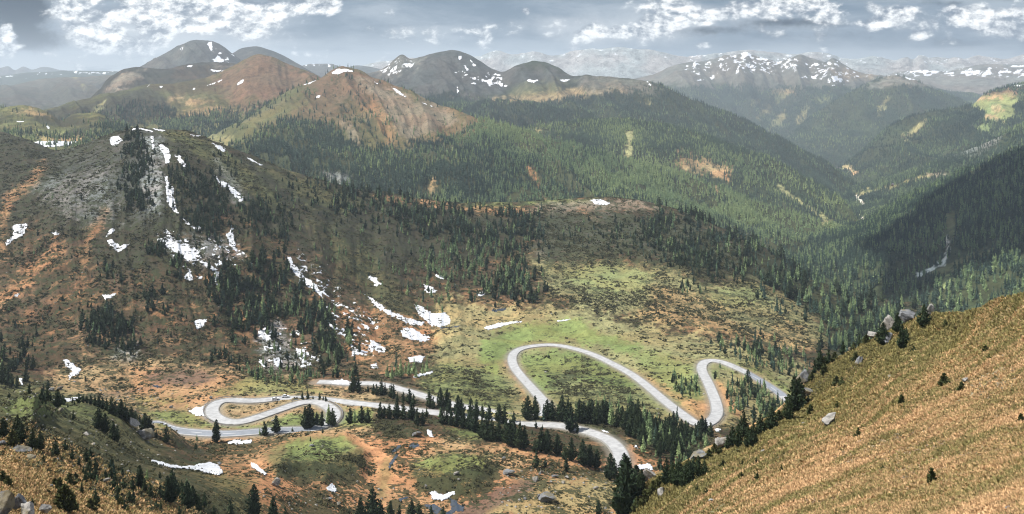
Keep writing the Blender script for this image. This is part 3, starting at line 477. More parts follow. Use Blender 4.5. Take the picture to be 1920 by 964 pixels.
W_ = far('small_far_hill', [[(520,170,8000),(740,170,8000)],[(520,140,9000),(560,126,9000),(585,120,9000),(620,120,9000),(645,127,9000),(670,123,9000),(690,125,9000),(740,140,9000)]], 'dgrey', [('snown',4,.6,[(570,118),(640,120),(640,126),(570,124)])], seed=96, px=(520,740))
G_ = far('snowy_mountain', [[(1100,290,6000),(1300,330,6200),(1400,340,6200),(1500,340,6400),(1700,330,6600),(2000,300,7000)],
 [(1100,215,7200),(1250,225,7200),(1350,235,7200),(1450,230,7400),(1560,250,7000),(1700,240,7400),(2000,230,8000)],
 [(1100,165,9000),(1180,150,9000),(1225,141,9000),(1260,128,9000),(1295,117,9100),(1330,112,9200),(1365,106,9200),(1385,102,9200),(1399,97,9200),(1412,104,9200),(1425,108,9200),(1440,113,9200),(1465,117,9200),(1485,110,9200),(1502,104,9200),(1520,112,9200),(1545,118,9100),(1562,109,9100),(1590,127,9000),(1625,138,9000),(1670,145,9000),(1760,165,9000),(1860,185,9000),(2000,200,9000)]], 'grey',
 [('forest',14,.95,[(1100,175),(1250,165),(1360,160),(1450,165),(1560,160),(1700,170),(1900,170),(2000,400),(1100,400)]),
 ('tan',8,.5,[(1560,130),(1640,142),(1630,150),(1560,145)]),('lgreen',4,.7,[(1530,185),(1560,182),(1562,192),(1535,193)]),
 ('pale',4,.75,[(1450,225),(1472,205),(1474,228),(1460,240),(1438,238)]),('pale',4,.65,[(1490,225),(1510,205),(1514,225),(1495,234)]),('pale',4,.6,[4,(1470,180),(1445,200),(1420,222)]),('pale',4,.5,[2.5,(1440,180),(1410,196)]),('pale',4,.5,[2.5,(1655,190),(1635,215)]),('tan',3,.6,[1.2,(1565,226),(1580,231),(1640,228),(1680,224)]),('tan',3,.5,[1.5,(1450,170),(1490,171)]),
 ('snow',2,1,[(1390,101),(1400,96),(1412,101),(1405,104),(1396,106)]),('snow',2,1,[(1416,110),(1430,106),(1440,110),(1450,108),(1438,113),(1425,113)]),('snow',2,1,[(1448,113),(1465,112),(1472,115),(1458,118)]),('snow',2,1,[(1296,120),(1303,116),(1307,121),(1302,125)]),
 ('snow',2,1,[(1425,118),(1440,120),(1446,127),(1435,122)]),('snow',2,1,[(1550,115),(1560,118),(1556,123)]),('snow',2,1,[(1568,113),(1590,122),(1600,127),(1580,120)]),('snow',2,1,[(1522,143),(1530,141),(1530,146),(1523,146)]),
 ('snow',1.8,1,[(1528,118),(1535,122),(1528,125)]),('snow',1.8,1,[(1400,122),(1408,118),(1402,128)]),('snow',1.8,1,[(1562,145),(1568,148),(1565,154)]),('snow',1.5,1,[(1330,145),(1340,144),(1335,149)]),('snow',1.5,1,[(1306,149),(1320,150),(1310,152)]),
 ('snown',10,.53,[(1290,112),(1400,95),(1500,105),(1640,140),(1560,160),(1480,140),(1400,140),(1330,140),(1280,135)]),('snown',6,.60,[(1540,140),(1600,145),(1590,158),(1550,158)])],
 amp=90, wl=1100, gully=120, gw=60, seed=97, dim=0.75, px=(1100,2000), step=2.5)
G1 = far('wooded_shoulder', [[(1400,330,5600),(1600,330,5600),(1960,290,5600),(2300,260,5600)],[(1400,300,6300),(1480,255,6500),(1540,205,6700),(1580,180,6800),(1620,160,6900),(1650,148,7000),(1680,144,7000),(1710,149,7000),(1745,163,7000),(1790,182,6900),(1850,205,6700),(1960,215,6600),(2300,220,6500)]], 'forest',
 [('grey',7,.9,[(1600,160),(1690,140),(1740,160),(1680,160),(1640,168)]),('snow',2,1,[(1684,140),(1700,144),(1714,149),(1724,150),(1706,149)]),('pale',4,.6,[4,(1660,190),(1645,212)])], amp=30, wl=500, gully=50, seed=98, px=(1400,2300))
G2 = far('snow_plateau', [[(1640,190,9500),(2300,190,9500)],[(1640,150,11500),(1690,134,11500),(1730,131,11500),(1770,134,11500),(1810,127,11500),(1850,121,11500),(1890,121,11500),(1940,117,11500),(2300,110,11500)]], 'grey',
 [('snow',2,.8,[(1800,135),(1850,134),(1920,130),(2200,126),(2200,131),(1920,134),(1850,137),(1800,139)]),('snow',2,1,[(1700,135),(1740,132),(1790,133),(1740,137)]),('snow',2,1,[(1830,130),(1870,126),(1850,131)]),('snow',2,1,[(1890,125),(1930,121),(2100,118),(1930,126)]),('snown',5,.56,[(1650,140),(1750,130),(2200,120),(2200,140),(1700,146)])], amp=20, wl=1000, gully=20, seed=99, px=(1640,2300))
FF = far('meadow_top_hill', [[(1500,360,4400),(1560,350,4400),(1700,350,3900),(1850,320,3700),(2300,300,3500)],
 [(1500,345,4900),(1560,320,4900),(1597,300,4950),(1640,262,4950),(1680,229,4900),(1740,212,4800),(1790,202,4800),(1825,196,4800),(1840,180,4850),(1855,171,4850),(1880,164,4850),(1920,158,4850),(2300,140,4850)]], 'forest',
 [('lgreen',5,1,[(1815,190),(1830,178),(1900,172),(1910,190),(1900,215),(1880,228),(1850,222),(1838,205)]),('rust',5,.7,[(1840,182),(1860,168),(1920,158),(2300,140),(2300,170),(1930,180),(1880,176)]),('tan',3,.9,[(1860,200),(1872,198),(1880,208),(1865,210)]),
 ('tan',2,.9,[1.2,(1835,188),(1850,184),(1875,182)]),('tan',2,.9,[1.2,(1850,216),(1868,222),(1878,228)]),('lgreen',4,.8,[(1830,240),(1850,236),(1852,244),(1832,246)]),('pale',4,.8,[4,(1735,224),(1715,245),(1695,258)]),('snow',1.5,1,[(1880,174),(1888,175),(1884,178)]),('snow',1.5,1,[(1900,160),(1925,156),(1915,163)]),
 ('lgreen',3,.9,[(1545,303),(1556,300),(1575,308),(1590,318),(1575,316),(1560,312)]),('tan',3,.8,[1.5,(1572,304),(1590,318),(1606,324)])], amp=24, wl=400, gully=36, seed=100, px=(1500,2300))
EE = Hill('valley_side_woods', [[(1480,470,2500),(1600,470,2450),(1700,440,2450),(1800,400,2500),(1920,360,2500),(2300,250,2500)],
 [(1480,440,2900),(1600,400,3050),(1700,362,3150),(1800,340,3100),(1920,298,3000),(2300,180,2800)],
 [(1480,400,3400),(1560,385,3500),(1600,352,3650),(1640,343,3700),(1700,326,3650),(1745,308,3550),(1830,275,3450),(1920,234,3350),(2300,70,3100)]],
 amp=16, wl=260, oct_=6, gully=16, gw=60, seed=101, px=(1480,2300), crest=.35, base='forest', back=(.05,-.5), vstep=2.4, step=3,
 zones=[('pale',4,.85,[(1605,362),(1640,352),(1690,345),(1690,353),(1650,360),(1615,369)]),('pale',4,.8,[(1700,340),(1740,328),(1775,330),(1740,337)]),('rrock',5,.7,[(1740,328),(1770,322),(1780,330),(1750,334)]),
 ('white',3,1,[2.6,(1606,370),(1616,382),(1618,395),(1612,402),(1616,412),(1612,422)]),('rock',8,.4,[(1700,290),(1800,270),(1880,250),(1860,280),(1760,300)])])
def farrange(name, crest, Y, seed, base='rock', px=(-380,2300), snow=.5):  # extra haze at this distance is put into the pale base colour
    lo = [(crest[0][0], 175, Y * .93), (crest[-1][0], 175, Y * .93)]
    z = [('snown', 9, snow, [(a, b - 6) for a, b in crest] + [(a, b + 16) for a, b in crest[::-1]])] if snow else []
    return far(name, [lo, [(a, b, Y) for a, b in crest]], base, z, amp=Y * .0028, wl=Y * .05, gully=Y * .003, gw=45, seed=seed, px=px, crest=.7)
farrange('distant_snow_range', [(620,128),(700,120),(735,112),(760,106),(800,112),(850,110),(900,104),(930,98),(960,104),(1000,100),(1040,106),(1080,98),(1120,94),(1160,90),(1200,95),(1240,100),(1290,110),(1340,118),(1400,124),(1480,128)], 11600, 121, px=(620,1480), snow=.47)
farrange('distant_blue_range', [(1120,150),(1180,140),(1220,124),(1260,112),(1290,106),(1330,102),(1370,96),(1400,94),(1440,98),(1490,101),(1530,97),(1560,104),(1590,113),(1640,108),(1675,113),(1700,106),(1712,111),(1725,103),(1745,110),(1770,114),(1800,110),(1830,116),(1870,113),(1920,119),(1980,115),(2300,120)], 11900, 131, px=(1120,2300), snow=.46)
farrange('distant_right_range', [(1700,115),(1760,108),(1800,113),(1840,106),(1880,110),(1920,104),(1980,108),(2300,110)], 12600, 141, px=(1700,2300), snow=.47)
# ------------------------------------------------------------------ the road: centre line on the smooth hillside, the ground graded to it
def smooth1(a, sig):
    n = int(sig * 3) + 1; k = np.exp(-.5 * (np.arange(-n, n + 1) / sig) ** 2); k /= k.sum()
    p = np.concatenate([2 * a[0] - a[n:0:-1], a, 2 * a[-1] - a[-2:-n - 2:-1]]); return np.convolve(p, k, 'valid')
def centreline(pts):
    Zs = V.Z; V.Z = V.Z0; V._py = None; V.py()
    P = np.array(pts, float); L = np.r_[0, np.cumsum(np.hypot(*np.diff(P, axis=0).T))]
    q = np.arange(0, L[-1], 1.5); px = pchip_open(L, P[:, 0], q); py = pchip_open(L, P[:, 1], q)
    W = np.array([V.pt(a, b) for a, b in zip(px, py)]); V.Z = Zs; V._py = None
    W = np.stack([smooth1(W[:, k], 4.0) for k in range(3)], 1)
    L = np.r_[0, np.cumsum(np.linalg.norm(np.diff(W, axis=0), axis=1))]; q = np.arange(0, L[-1], 1.5)
    W = np.stack([np.interp(q, L, W[:, k]) for k in range(3)], 1); W[:, 2] = smooth1(W[:, 2], 9.0)
    for k in (0, 1): W[:, k] = smooth1(W[:, k], 2.5)
    return W
def pchip_open(x, y, q):          # smooth cubic through the points (Catmull-Rom)
    m_ = np.gradient(y, x); i = np.clip(np.searchsorted(x, q) - 1, 0, len(x) - 2); h = x[i + 1] - x[i]; t = (q - x[i]) / h
    return (1 + 2 * t) * (1 - t) ** 2 * y[i] + t * (1 - t) ** 2 * h * m_[i] + t * t * (3 - 2 * t) * y[i + 1] + t * t * (t - 1) * h * m_[i + 1]
LOW = centreline([(262,796),(288,802),(340,808),(420,812),(470,811),(520,807),(560,803),(592,799),(612,794),(624,785),(628,776),(621,766),(604,759),(580,757),(552,760),(520,769),(480,781),(441,788),(412,785),(397,776),(396,766),(404,757),(422,752),(454,751),(485,750),(516,748),(547,748),(594,750),(657,755),(700,759),(760,766),(810,773),(880,783),(940,790),(975,794),(1010,797),(1050,800),(1085,805),(1118,814),(1146,828),(1160,843),(1166,860),(1166,885)])
UP = centreline([(596,716),(625,718),(660,720),(682,719),(703,720),(722,722),(745,728),(780,738),(820,750),(860,761),(900,768),(940,776),(965,779),(992,780),(1013,778),(1026,771),(1024,760),(1010,742),(992,722),(974,702),(962,684),(959,670),(964,660),(979,653),(1002,649),(1036,647),(1070,652),(1110,664),(1150,683),(1190,706),(1222,731),(1252,756),(1280,777),(1300,788),(1320,792),(1337,787),(1345,774),(1343,758),(1335,735),(1325,712),(1316,696),(1314,686),(1320,679),(1335,676),(1356,678),(1379,686),(1402,698),(1430,717),(1455,736),(1478,752),(1505,770)])
HW = 3.25
def grade():
    pts = np.concatenate([LOW, UP]); kd = kdtree.KDTree(len(pts))
    for i, p in enumerate(pts): kd.insert((p[0], p[1], 0), i)
    kd.balance(); P = V.py(); nr = np.zeros(P.shape)
    sel = np.argwhere((P > 600) & (P < 930) & (V.px[None] > 230) & (V.px[None] < 1560) & (V.Y > 300) & (V.Y < 950))
    for j, i in sel:
        _, k, d = kd.find((V.X[j, i], V.Y[j, i], 0))
        if d < 20:
            z = pts[k, 2] - .30; w = 1 if d < HW + 1.6 else 1 - float(sstep(HW + 1.6, 20, d))
            V.Z[j, i] = V.Z[j, i] * (1 - w) + z * w; nr[j, i] = 1 - float(sstep(HW + .8, HW + 5, d))
    V.near_road = nr; V._py = None
grade()
for n_, h_ in ALL.items():
    s_ = {'valley_hillside': 1.6, 'grass_slope': .5}.get(n_, float(h_.Y[:h_.nvis].mean()) / 700.0)
    h_.build(mat_terrain(n_ + '_ground', s_, .6 if s_ < 3 else .9, var=.85 if s_ < 3 else 1.35))
def simple_mat(name, colr, rough=.8, n=None, spec=.3, metal=0):
    m_ = bpy.data.materials.new(name); m_.use_nodes = True; g = NT(m_.node_tree)
    p = g.n.new('ShaderNodeBsdfPrincipled'); p.inputs['Roughness'].default_value = rough; p.inputs['Specular IOR Level'].default_value = spec; p.inputs['Metallic'].default_value = metal
    ge = g.n.new('ShaderNodeNewGeometry')
    if n: 
        q = g.noise(ge.outputs['Position'], n[0], 6, .6); lo, hi = n[1], n[2]
        c = g.mix(g.rng(q, .32, .68), tuple(x * lo for x in colr), tuple(x * hi for x in colr))
        g.put(p.inputs['Base Color'], c)
    else: p.inputs['Base Color'].default_value = tuple(colr) + (1,)
    o = g.n.new('ShaderNodeOutputMaterial'); g.l.new(p.outputs[0], o.inputs[0]); return m_
M_ROAD = simple_mat('worn_pale_asphalt', (.35, .35, .345), .8, (.35, .80, 1.14)); M_NEW = simple_mat('new_grey_asphalt', (.20, .215, .235), .7, (.3, .9, 1.1))
M_PAINT = simple_mat('road_paint', (.75, .75, .73), .6); M_EDGE = simple_mat('kerb_concrete', (.24, .23, .21), .9, (1., .8, 1.1))
def ribbon(W, a, b, z, i0=0, i1=None, lift=0):
    W = W[i0:i1]; T = np.gradient(W[:, :2], axis=0); T /= np.linalg.norm(T, axis=1)[:, None]; N = np.c_[-T[:, 1], T[:, 0]]
    L = np.c_[W[:, :2] + N * a, W[:, 2] + z]; R_ = np.c_[W[:, :2] + N * b, W[:, 2] + z]; n = len(W); V_ = np.concatenate([L, R_])
    i = np.arange(n - 1); return V_, np.stack([i, i + 1, i + 1 + n, i + n] if b > a else [i, i + n, i + 1 + n, i + 1], -1)[:, ::-1]
def cat(parts):
    V_ = []; F_ = []; k = 0
    for v, f in parts: V_.append(v); F_.append(f + k); k += len(v)
    return np.concatenate(V_), np.concatenate(F_)
def pixel_index(W, px, py):
    q = CX + W[:, 0] / W[:, 1] * F; r = HY - W[:, 2] / W[:, 1] * F; return int(np.argmin((q - px) ** 2 + (r - py) ** 2))
iA = pixel_index(LOW, 600, 797)
v_, f_ = ribbon(LOW, -HW, HW, .02, iA - 1); tag(mesh_np('lower_road', v_, f_, [M_ROAD]), 'pale worn road curling through the double bend', kind='structure')
v_, f_ = ribbon(LOW, -HW, HW, .02, 0, iA); tag(mesh_np('asphalt_road', v_, f_, [M_NEW]), 'grey asphalt stretch of road with white centre dashes', kind='structure')
iB = pixel_index(UP, 1402, 698); iC = pixel_index(UP, 1468, 745)
for nm, a, b, mt in (('upper_road', 0, iB + 1, M_ROAD), ('grey_road_patch', iB, iC + 1, M_NEW), ('upper_road', iC, None, M_ROAD)):
    v_, f_ = ribbon(UP, -HW, HW, .02, a, b); tag(mesh_np(nm, v_, f_, [mt]), kind='structure')
pt_ = [ribbon(LOW, -.1, .1, .05, k, k + 5) for k in range(2, iA - 12, 11)] + [ribbon(UP, -.1, .1, .05, k, k + 5) for k in range(iB + 4, iC - 6, 11)]
pt_ += [ribbon(LOW, s * (HW - .35) - .09, s * (HW - .35) + .09, .05, 2, iA) for s in (-1, 1)]
v_, f_ = cat(pt_); tag(mesh_np('road_markings', v_, f_, [M_PAINT]), 'white dashes and edge lines on the grey asphalt', kind='structure')
def kerb(W, s, name):
    a = s * HW; parts = []
    for (p, q, z0, z1) in ((a, a + s * .5, .14, .14),): 
        v, f = ribbon(W, p, q, z0); parts.append((v, f))
    v, f = ribbon(W, a + s * .001, a + s * .002, .0); v[len(W):, 2] += .14; parts.append((v, f))
    v, f = ribbon(W, a + s * .5, a + s * .7, .14); v[len(W):, 2] -= .5; parts.append((v, f))
    v_, f_ = cat(parts); tag(mesh_np(name, v_, f_, [M_EDGE]), kind='structure')
for W_, nm in ((LOW, 'kerb'), (UP, 'kerb')):
    for s in (-1, 1): kerb(W_, s, nm)
# ------------------------------------------------------------------ sheets laid on the ground (snow, pools)
def patch(name, hill, poly, mat, lift, up=3, rag=1.0, seed=0, smooth=False):
    P = np.array(poly, float); i0, i1 = np.interp([P[:, 0].min() - 3, P[:, 0].max() + 3], hill.px, np.arange(len(hill.px)))
    i0, i1 = int(i0), int(i1) + 1; Pp = hill.py(); cm = hill._cm; sub = Pp[:hill.nvis, i0:i1 + 1]
    vis = (sub <= cm[:, i0:i1 + 1] + .6) & (sub > P[:, 1].min() - 3) & (sub < P[:, 1].max() + 3); r = np.nonzero(vis.any(1))[0]
    if len(r) == 0: return None
    j0, j1 = max(r[0] - 1, 0), min(r[-1] + 2, hill.nvis - 1)
    J, I = np.meshgrid(np.linspace(j0, j1, (j1 - j0) * up + 1), np.linspace(i0, i1, (i1 - i0) * up + 1), indexing='ij')
    W = hill.at(J, I); X = CX + W[..., 0] / W[..., 1] * F; Y = HY - W[..., 2] / W[..., 1] * F
    cmI = cm[np.clip(J.astype(int), 0, hill.nvis - 1), np.clip(I.astype(int), 0, cm.shape[1] - 1)]
    d = sdf(poly, X, Y) + (rag + .35) * (2.2 * fbm(X / 8, Y / 4.5, 4, 600 + seed) + 2.0 * fbm(X / 3.2, Y / 1.8, 3, 700 + seed)) - .45; d[Y > cmI + 1.5] = -9
    ok = d > 0; W = W.copy(); W[..., 2] += lift * np.clip(d / 1.2 + .25, .15, 1)
    q = ok[:-1, :-1] & ok[1:, :-1] & ok[:-1, 1:] & ok[1:, 1:]
    if q.sum() < 3: return None
    lab = np.zeros(q.shape, int); nl = 0; sizes = [0]
    for a, b in np.argwhere(q):
        if lab[a, b]: continue
        nl += 1; st = [(a, b)]; lab[a, b] = nl; c = 0
        while st:
            u_, v_ = st.pop(); c += 1
            for x, y in ((u_ + 1, v_), (u_ - 1, v_), (u_, v_ + 1), (u_, v_ - 1)):
                if 0 <= x < q.shape[0] and 0 <= y < q.shape[1] and q[x, y] and not lab[x, y]: lab[x, y] = nl; st.append((x, y))
        sizes.append(c)
    big = int(np.argmax(sizes)); rest_ = q & (lab != big); q = lab == big
    if rest_.any() and mat is M_SNOW:
        idx = np.arange(W.shape[0] * W.shape[1]).reshape(W.shape[:2]); Fr = np.stack([idx[:-1, :-1][rest_], idx[:-1, 1:][rest_], idx[1:, 1:][rest_], idx[1:, :-1][rest_]], -1)
        u, inv = np.unique(Fr, return_inverse=True); FLECKS.append((W.reshape(-1, 3)[u], inv.reshape(Fr.shape)))
    idx = np.arange(W.shape[0] * W.shape[1]).reshape(W.shape[:2]); Fq = np.stack([idx[:-1, :-1][q], idx[:-1, 1:][q], idx[1:, 1:][q], idx[1:, :-1][q]], -1)
    u, inv = np.unique(Fq, return_inverse=True); return mesh_np(name, W.reshape(-1, 3)[u], inv.reshape(Fq.shape), [mat], smooth=True)
M_SNOW = simple_mat('old_snow', (.66, .675, .70), .6, (.5, .62, 1.08)); M_WATER = simple_mat('dark_pool_water', (.012, .02, .03), .12, spec=.5)
SNOW = [  # label, polygon, raggedness
 ('oval snow patch high on the left mountain, left of its dark trees', [(204,262),(212,256),(224,254),(231,264),(220,271),(209,274)], .4),
 ('thin curved snow strip along the top of the left mountain', [(240,246),(250,240.5),(260,239.5),(275,242),(290,247),(282,248.5),(262,243)], .25),
 ('short snow strip on the skyline beside the curved one', [(282,241),(292,240.5),(313,245),(305,247.5),(290,244.5)], .2),
 ('narrow upright snow sliver just under the left summit', [(281,253),(291,257),(288,265),(290,275),(287,281),(283,268)], .5),
 ('large snow slab below the left summit between dark trees', [(296,271),(306,270),(317,279),(319,290),(322,293),(318,305),(309,308),(309,298),(303,288)], .6),
 ('ragged snow strip right of the large slab under the summit', [(327,291),(337,292),(346,303),(353,318),(344,315),(339,308),(332,300)], .8),
 ('tall snow gully running down beside the grey cliff', [(308,331),(315,330),(316,340),(327,355),(325,368),(336,402),(325,398),(312,378),(311,350)], .6),
 ('small snow cornice on the right shoulder of the left mountain', [(349,250.5),(377,254.5),(371,257.5),(361,255.5)], .15),
 ('triangular snow patch on the skyline right of the left summit', [(393,266),(406,270),(424,278),(421,287),(410,281)], .4),
 ('snow strip on the skyline above the far green forest', [(458,293),(470,297),(480,303),(496,311),(487,310),(472,303)], .4),
 ('long diagonal snow band right of the mountain trees', [(398,324),(405,330),(412,340),(425,342),(438,352),(450,362),(458,374),(452,379),(440,369),(428,356),(412,348)], .7),
 ('thin snow streak above the broad snowfield', [(338,404),(350,414),(366,427),(372,421),(378,427),(376,437),(365,431),(348,420)], .5),
 ('broad ragged snowfield in the middle of the left mountain', [(295,439),(300,448),(311,444),(308,431),(316,433),(322,444),(340,452),(358,463),(372,467),(370,474),(379,485),(366,491),(352,490),(340,482),(330,476),(318,469),(303,462),(296,452)], 1.1),
 ('snow tongue trailing right below the broad snowfield', [(371,489),(385,491),(402,500),(408,507),(398,509),(385,502)], .6),
 ('cone shaped snow patch below the broad snowfield', [(352,502),(358,506),(363,526),(358,529),(342,523),(350,512)], .5),
 ('snow patch at the lower end of the trailing tongue', [(402,508),(412,510),(414,520),(408,536),(400,531)], .6),
 ('small round snow patch right of the cone shaped one', [(368,518),(380,518),(379,525),(369,524)], .3),
 ('steep narrow snow gully between two dark tree clumps', [(433,413),(437,430),(439,445),(447,477),(441,473),(430,460),(423,439),(431,436)], .7),
 ('slim snow streak left of the steep gully foot', [(416,460),(432,470),(430,474),(418,466)], .4),
 ('bow tie shaped snow patch at the far left edge', [(22,422),(35,420),(51,420),(48,440),(30,448),(12,461),(8,456),(20,445),(25,435)], .8),
 ('small snow patch right of the bow tie shaped one', [(95,438),(105,433),(112,438),(107,443)], .6),
 ('upper half of the broken snow patch on the bare slope', [(198,445),(205,430),(213,427),(217,433),(210,440)], .5),
 ('lower forked half of the broken snow patch', [(199,451),(210,450),(226,460),(247,456),(236,467),(222,474),(211,466),(203,460)], .7),
 ('crescent of snow above the dark pine clump', [(186,550),(200,554),(219,549),(212,559),(197,562)], .4),
 ('square snow patch on the brown heath left of the big pine clump', [(362,605),(372,597),(388,600),(383,612),(370,620)], .7),
 ('tiny snow patch on the orange grass at the far left', [(24,554),(38,550),(33,558)], .4),
 ('snow patch trailing down to the orange valley floor', [(119,675),(127,673),(140,685),(153,694),(146,702),(130,712),(127,705),(134,697),(122,687)], 1.0),
 ('small snow patch behind the lone pine at far left', [(34,709),(42,711),(45,724),(38,722)], .5),
 ('long thin snow stripe down the right flank of the left mountain', [(537,481),(545,482),(553,497),(568,515),(583,526),(606,549),(603,558),(590,547),(572,535),(559,522),(546,505)], .9),
 ('short snow streak beside the long thin stripe', [(552,479),(565,487),(567,494),(558,488)], .4),
 ('ragged snow patch in the pale scree above the larches', [(482,620),(500,613),(511,620),(516,632),(500,639),(485,633)], 1.6),
 ('snow patch at the foot of the pale scree', [(512,674),(524,670),(530,682),(520,689),(512,684)], .9),
 ('small snow patch left of the scree foot', [(484,674),(500,681),(497,689),(487,686)], .7),
 ('broken snow patch right of the scree above the larches', [(556,655),(571,654),(581,663),(572,672),(586,686),(566,689),(560,672)], 1.6),
 ('narrow snow rim beside the lower dark clump of pines', [(608,588),(613,600),(626,612),(641,629),(634,626),(617,611)], .7),
 ('lowest ragged snow patch beside the orange gully', [(654,639),(672,655),(689,660),(680,665),(660,668)], 1.2),
 ('wedge of snow above the orange gully mouth', [(693,634),(705,641),(725,655),(722,664),(707,661),(694,650)], .7),
 ('biggest valley snow patch at the foot of the left mountain', [(776,572),(786,572),(811,588),(835,586),(846,598),(844,610),(825,615),(811,613),(799,604),(787,595)], .8),
 ('long snow band left of the biggest valley snow patch', [(682,551),(700,560),(725,580),(760,595),(796,605),(790,612),(769,610),(747,599),(719,586),(700,573),(690,561)], 1.2),
 ('flat snow patch just below the biggest valley patch', [(749,620),(765,613),(785,622),(811,635),(790,641),(765,638),(752,632)], 1.0),
 ('ragged snow patch right of the long thin stripe', [(690,514),(705,520),(716,534),(705,537),(692,524)], 1.0),
 ('snow patch among young larches above the valley snow', [(792,532),(808,537),(819,545),(808,554),(798,545)], .9),
 ('small snow fleck under the green larches', [(815,515),(833,518),(833,525),(820,524)], .6),
 ('snow fleck at the foot of the larch wood', [(891,552),(908,546),(911,551),(898,559)], .5),
 ('slim snow ribbon along the top of the green meadow', [(904,615),(930,606),(981,601),(979,605),(946,611),(915,621)], .5),
 ('short snow ribbon above the round green meadow', [(1042,601),(1069,598.5),(1061,603),(1045,605)], .3),
 ('snow patch on top of the middle ridge', [(1104,375),(1125,374),(1146,380),(1140,385),(1118,384)], .4),
 ('rounded snow patch above the stream bend', [(764,672),(785,665),(798,668),(791,681),(770,681)], .5),
 ('snow ribbon beside the stream above the upper road', [(771,706),(790,700),(813,696),(811,700),(790,708),(775,711)], .5),
 ('small snow patch near the stream and larches', [(694,684),(706,682),(711,690),(700,695)], .6),
 ('snow wedge outside the left bend of the road', [(351,772),(362,766),(385,760),(381,770),(385,781),(370,782)], .4),
 ('long snow drift ending in a rounded patch below the grey road', [(275,862),(300,867),(340,876),(360,874),(385,869),(402,868),(412,876),(419,888),(412,893),(390,890),(365,883),(335,881),(300,873)], .6),
 ('cigar shaped snow patch on the orange grass', [(468,868),(476,868),(490,879),(503,890),(498,894),(485,887),(472,877)], .3),
 ('little white snow mound in the lower middle', [(611,915),(622,907),(636,922),(628,925),(614,923)], .4),
 ('small snow patch under the pine row', [(799,806),(810,808),(813,820),(804,821)], .4),
 ('forked snow patch beside the bottom pool', [(804,925),(815,922),(830,928),(856,921),(851,930),(830,941),(812,938)], .7),
 ('snow patch behind the big boulder near the lower bend', [(1187,872),(1215,869),(1226,877),(1220,884),(1190,881)], .8),
 ('thin snow strip at the verge above the lower bend', [(1125,806),(1133,806),(1143,811),(1140,814),(1128,810)], .3),
 ('egg shaped snow fleck on the red bank', [(1189,834),(1195,836),(1197,842),(1190,840)], .1),
 ('thin snow line behind the left row of pines', [(94,750),(118,747),(151,744),(149,752),(118,754),(96,754)], .3),
 ('snow strip below the grey asphalt road', [(423,829),(440,825),(473,826),(471,831),(450,835),(428,834)], .5),
 ('snow bank on the upper road near its left end', [(614,716),(640,711),(656,713),(656,722),(625,723)], .5),
 ('small snow patch below the outer bend of the upper road', [(1338,804),(1352,804),(1353,810),(1342,811)], .4)]
FLECKS = []
o = patch('snow_patch', NN, [(56,268),(75,264),(110,264.5),(150,265),(128,273),(100,277),(72,277)], M_SNOW, .8, 3, .1, 95)
if o: tag(o, 'flat snow covered tarn in the saddle at far left', 'snow patch', 'snow patches left on the slopes')
for k, (lab, poly, rag) in enumerate(SNOW):
    o = patch('snow_patch', V, poly, M_SNOW, .45, 3, rag, k)
    if o: tag(o, lab, 'snow patch', 'snow patches left on the slopes')
if FLECKS: v_, f_ = cat(FLECKS); tag(mesh_np('snow_flecks', v_, f_, [M_SNOW], smooth=True), 'small broken flecks of old snow between the larger patches', 'snow', kind='stuff')
for k, (nm, poly) in enumerate((('pond', [(764,840),(770,832),(783,828),(788,836),(778,841)]), ('stream_water', [(727,877),(733,862),(742,851),(749,853),(742,862),(736,874),(731,880)]), ('stream_water', [(733,845),(745,836),(752,834),(750,840),(742,848),(735,852)]),
        ('pond', [(843,934),(852,936),(860,944),(872,950),(870,958),(850,962),(838,975),(826,970),(845,955)]), ('pond', [(745,935),(765,930),(768,934),(750,941)]), ('pond', [(795,946),(815,944),(830,955),(820,965),(800,955)]),
        ('pond', [(919,583),(925,578),(945,577),(950,580),(940,584),(925,586)]), ('stream_water', [(278,715),(290,722),(305,724),(318,720),(325,722),(312,728),(290,727),(278,720)]), ('stream_water', [(820,612),(850,612),(880,608),(850,616),(825,616)]))):
    o = patch(nm, V, poly, M_WATER, .06, 3, .5, 80 + k)
    if o: tag(o, kind='structure')
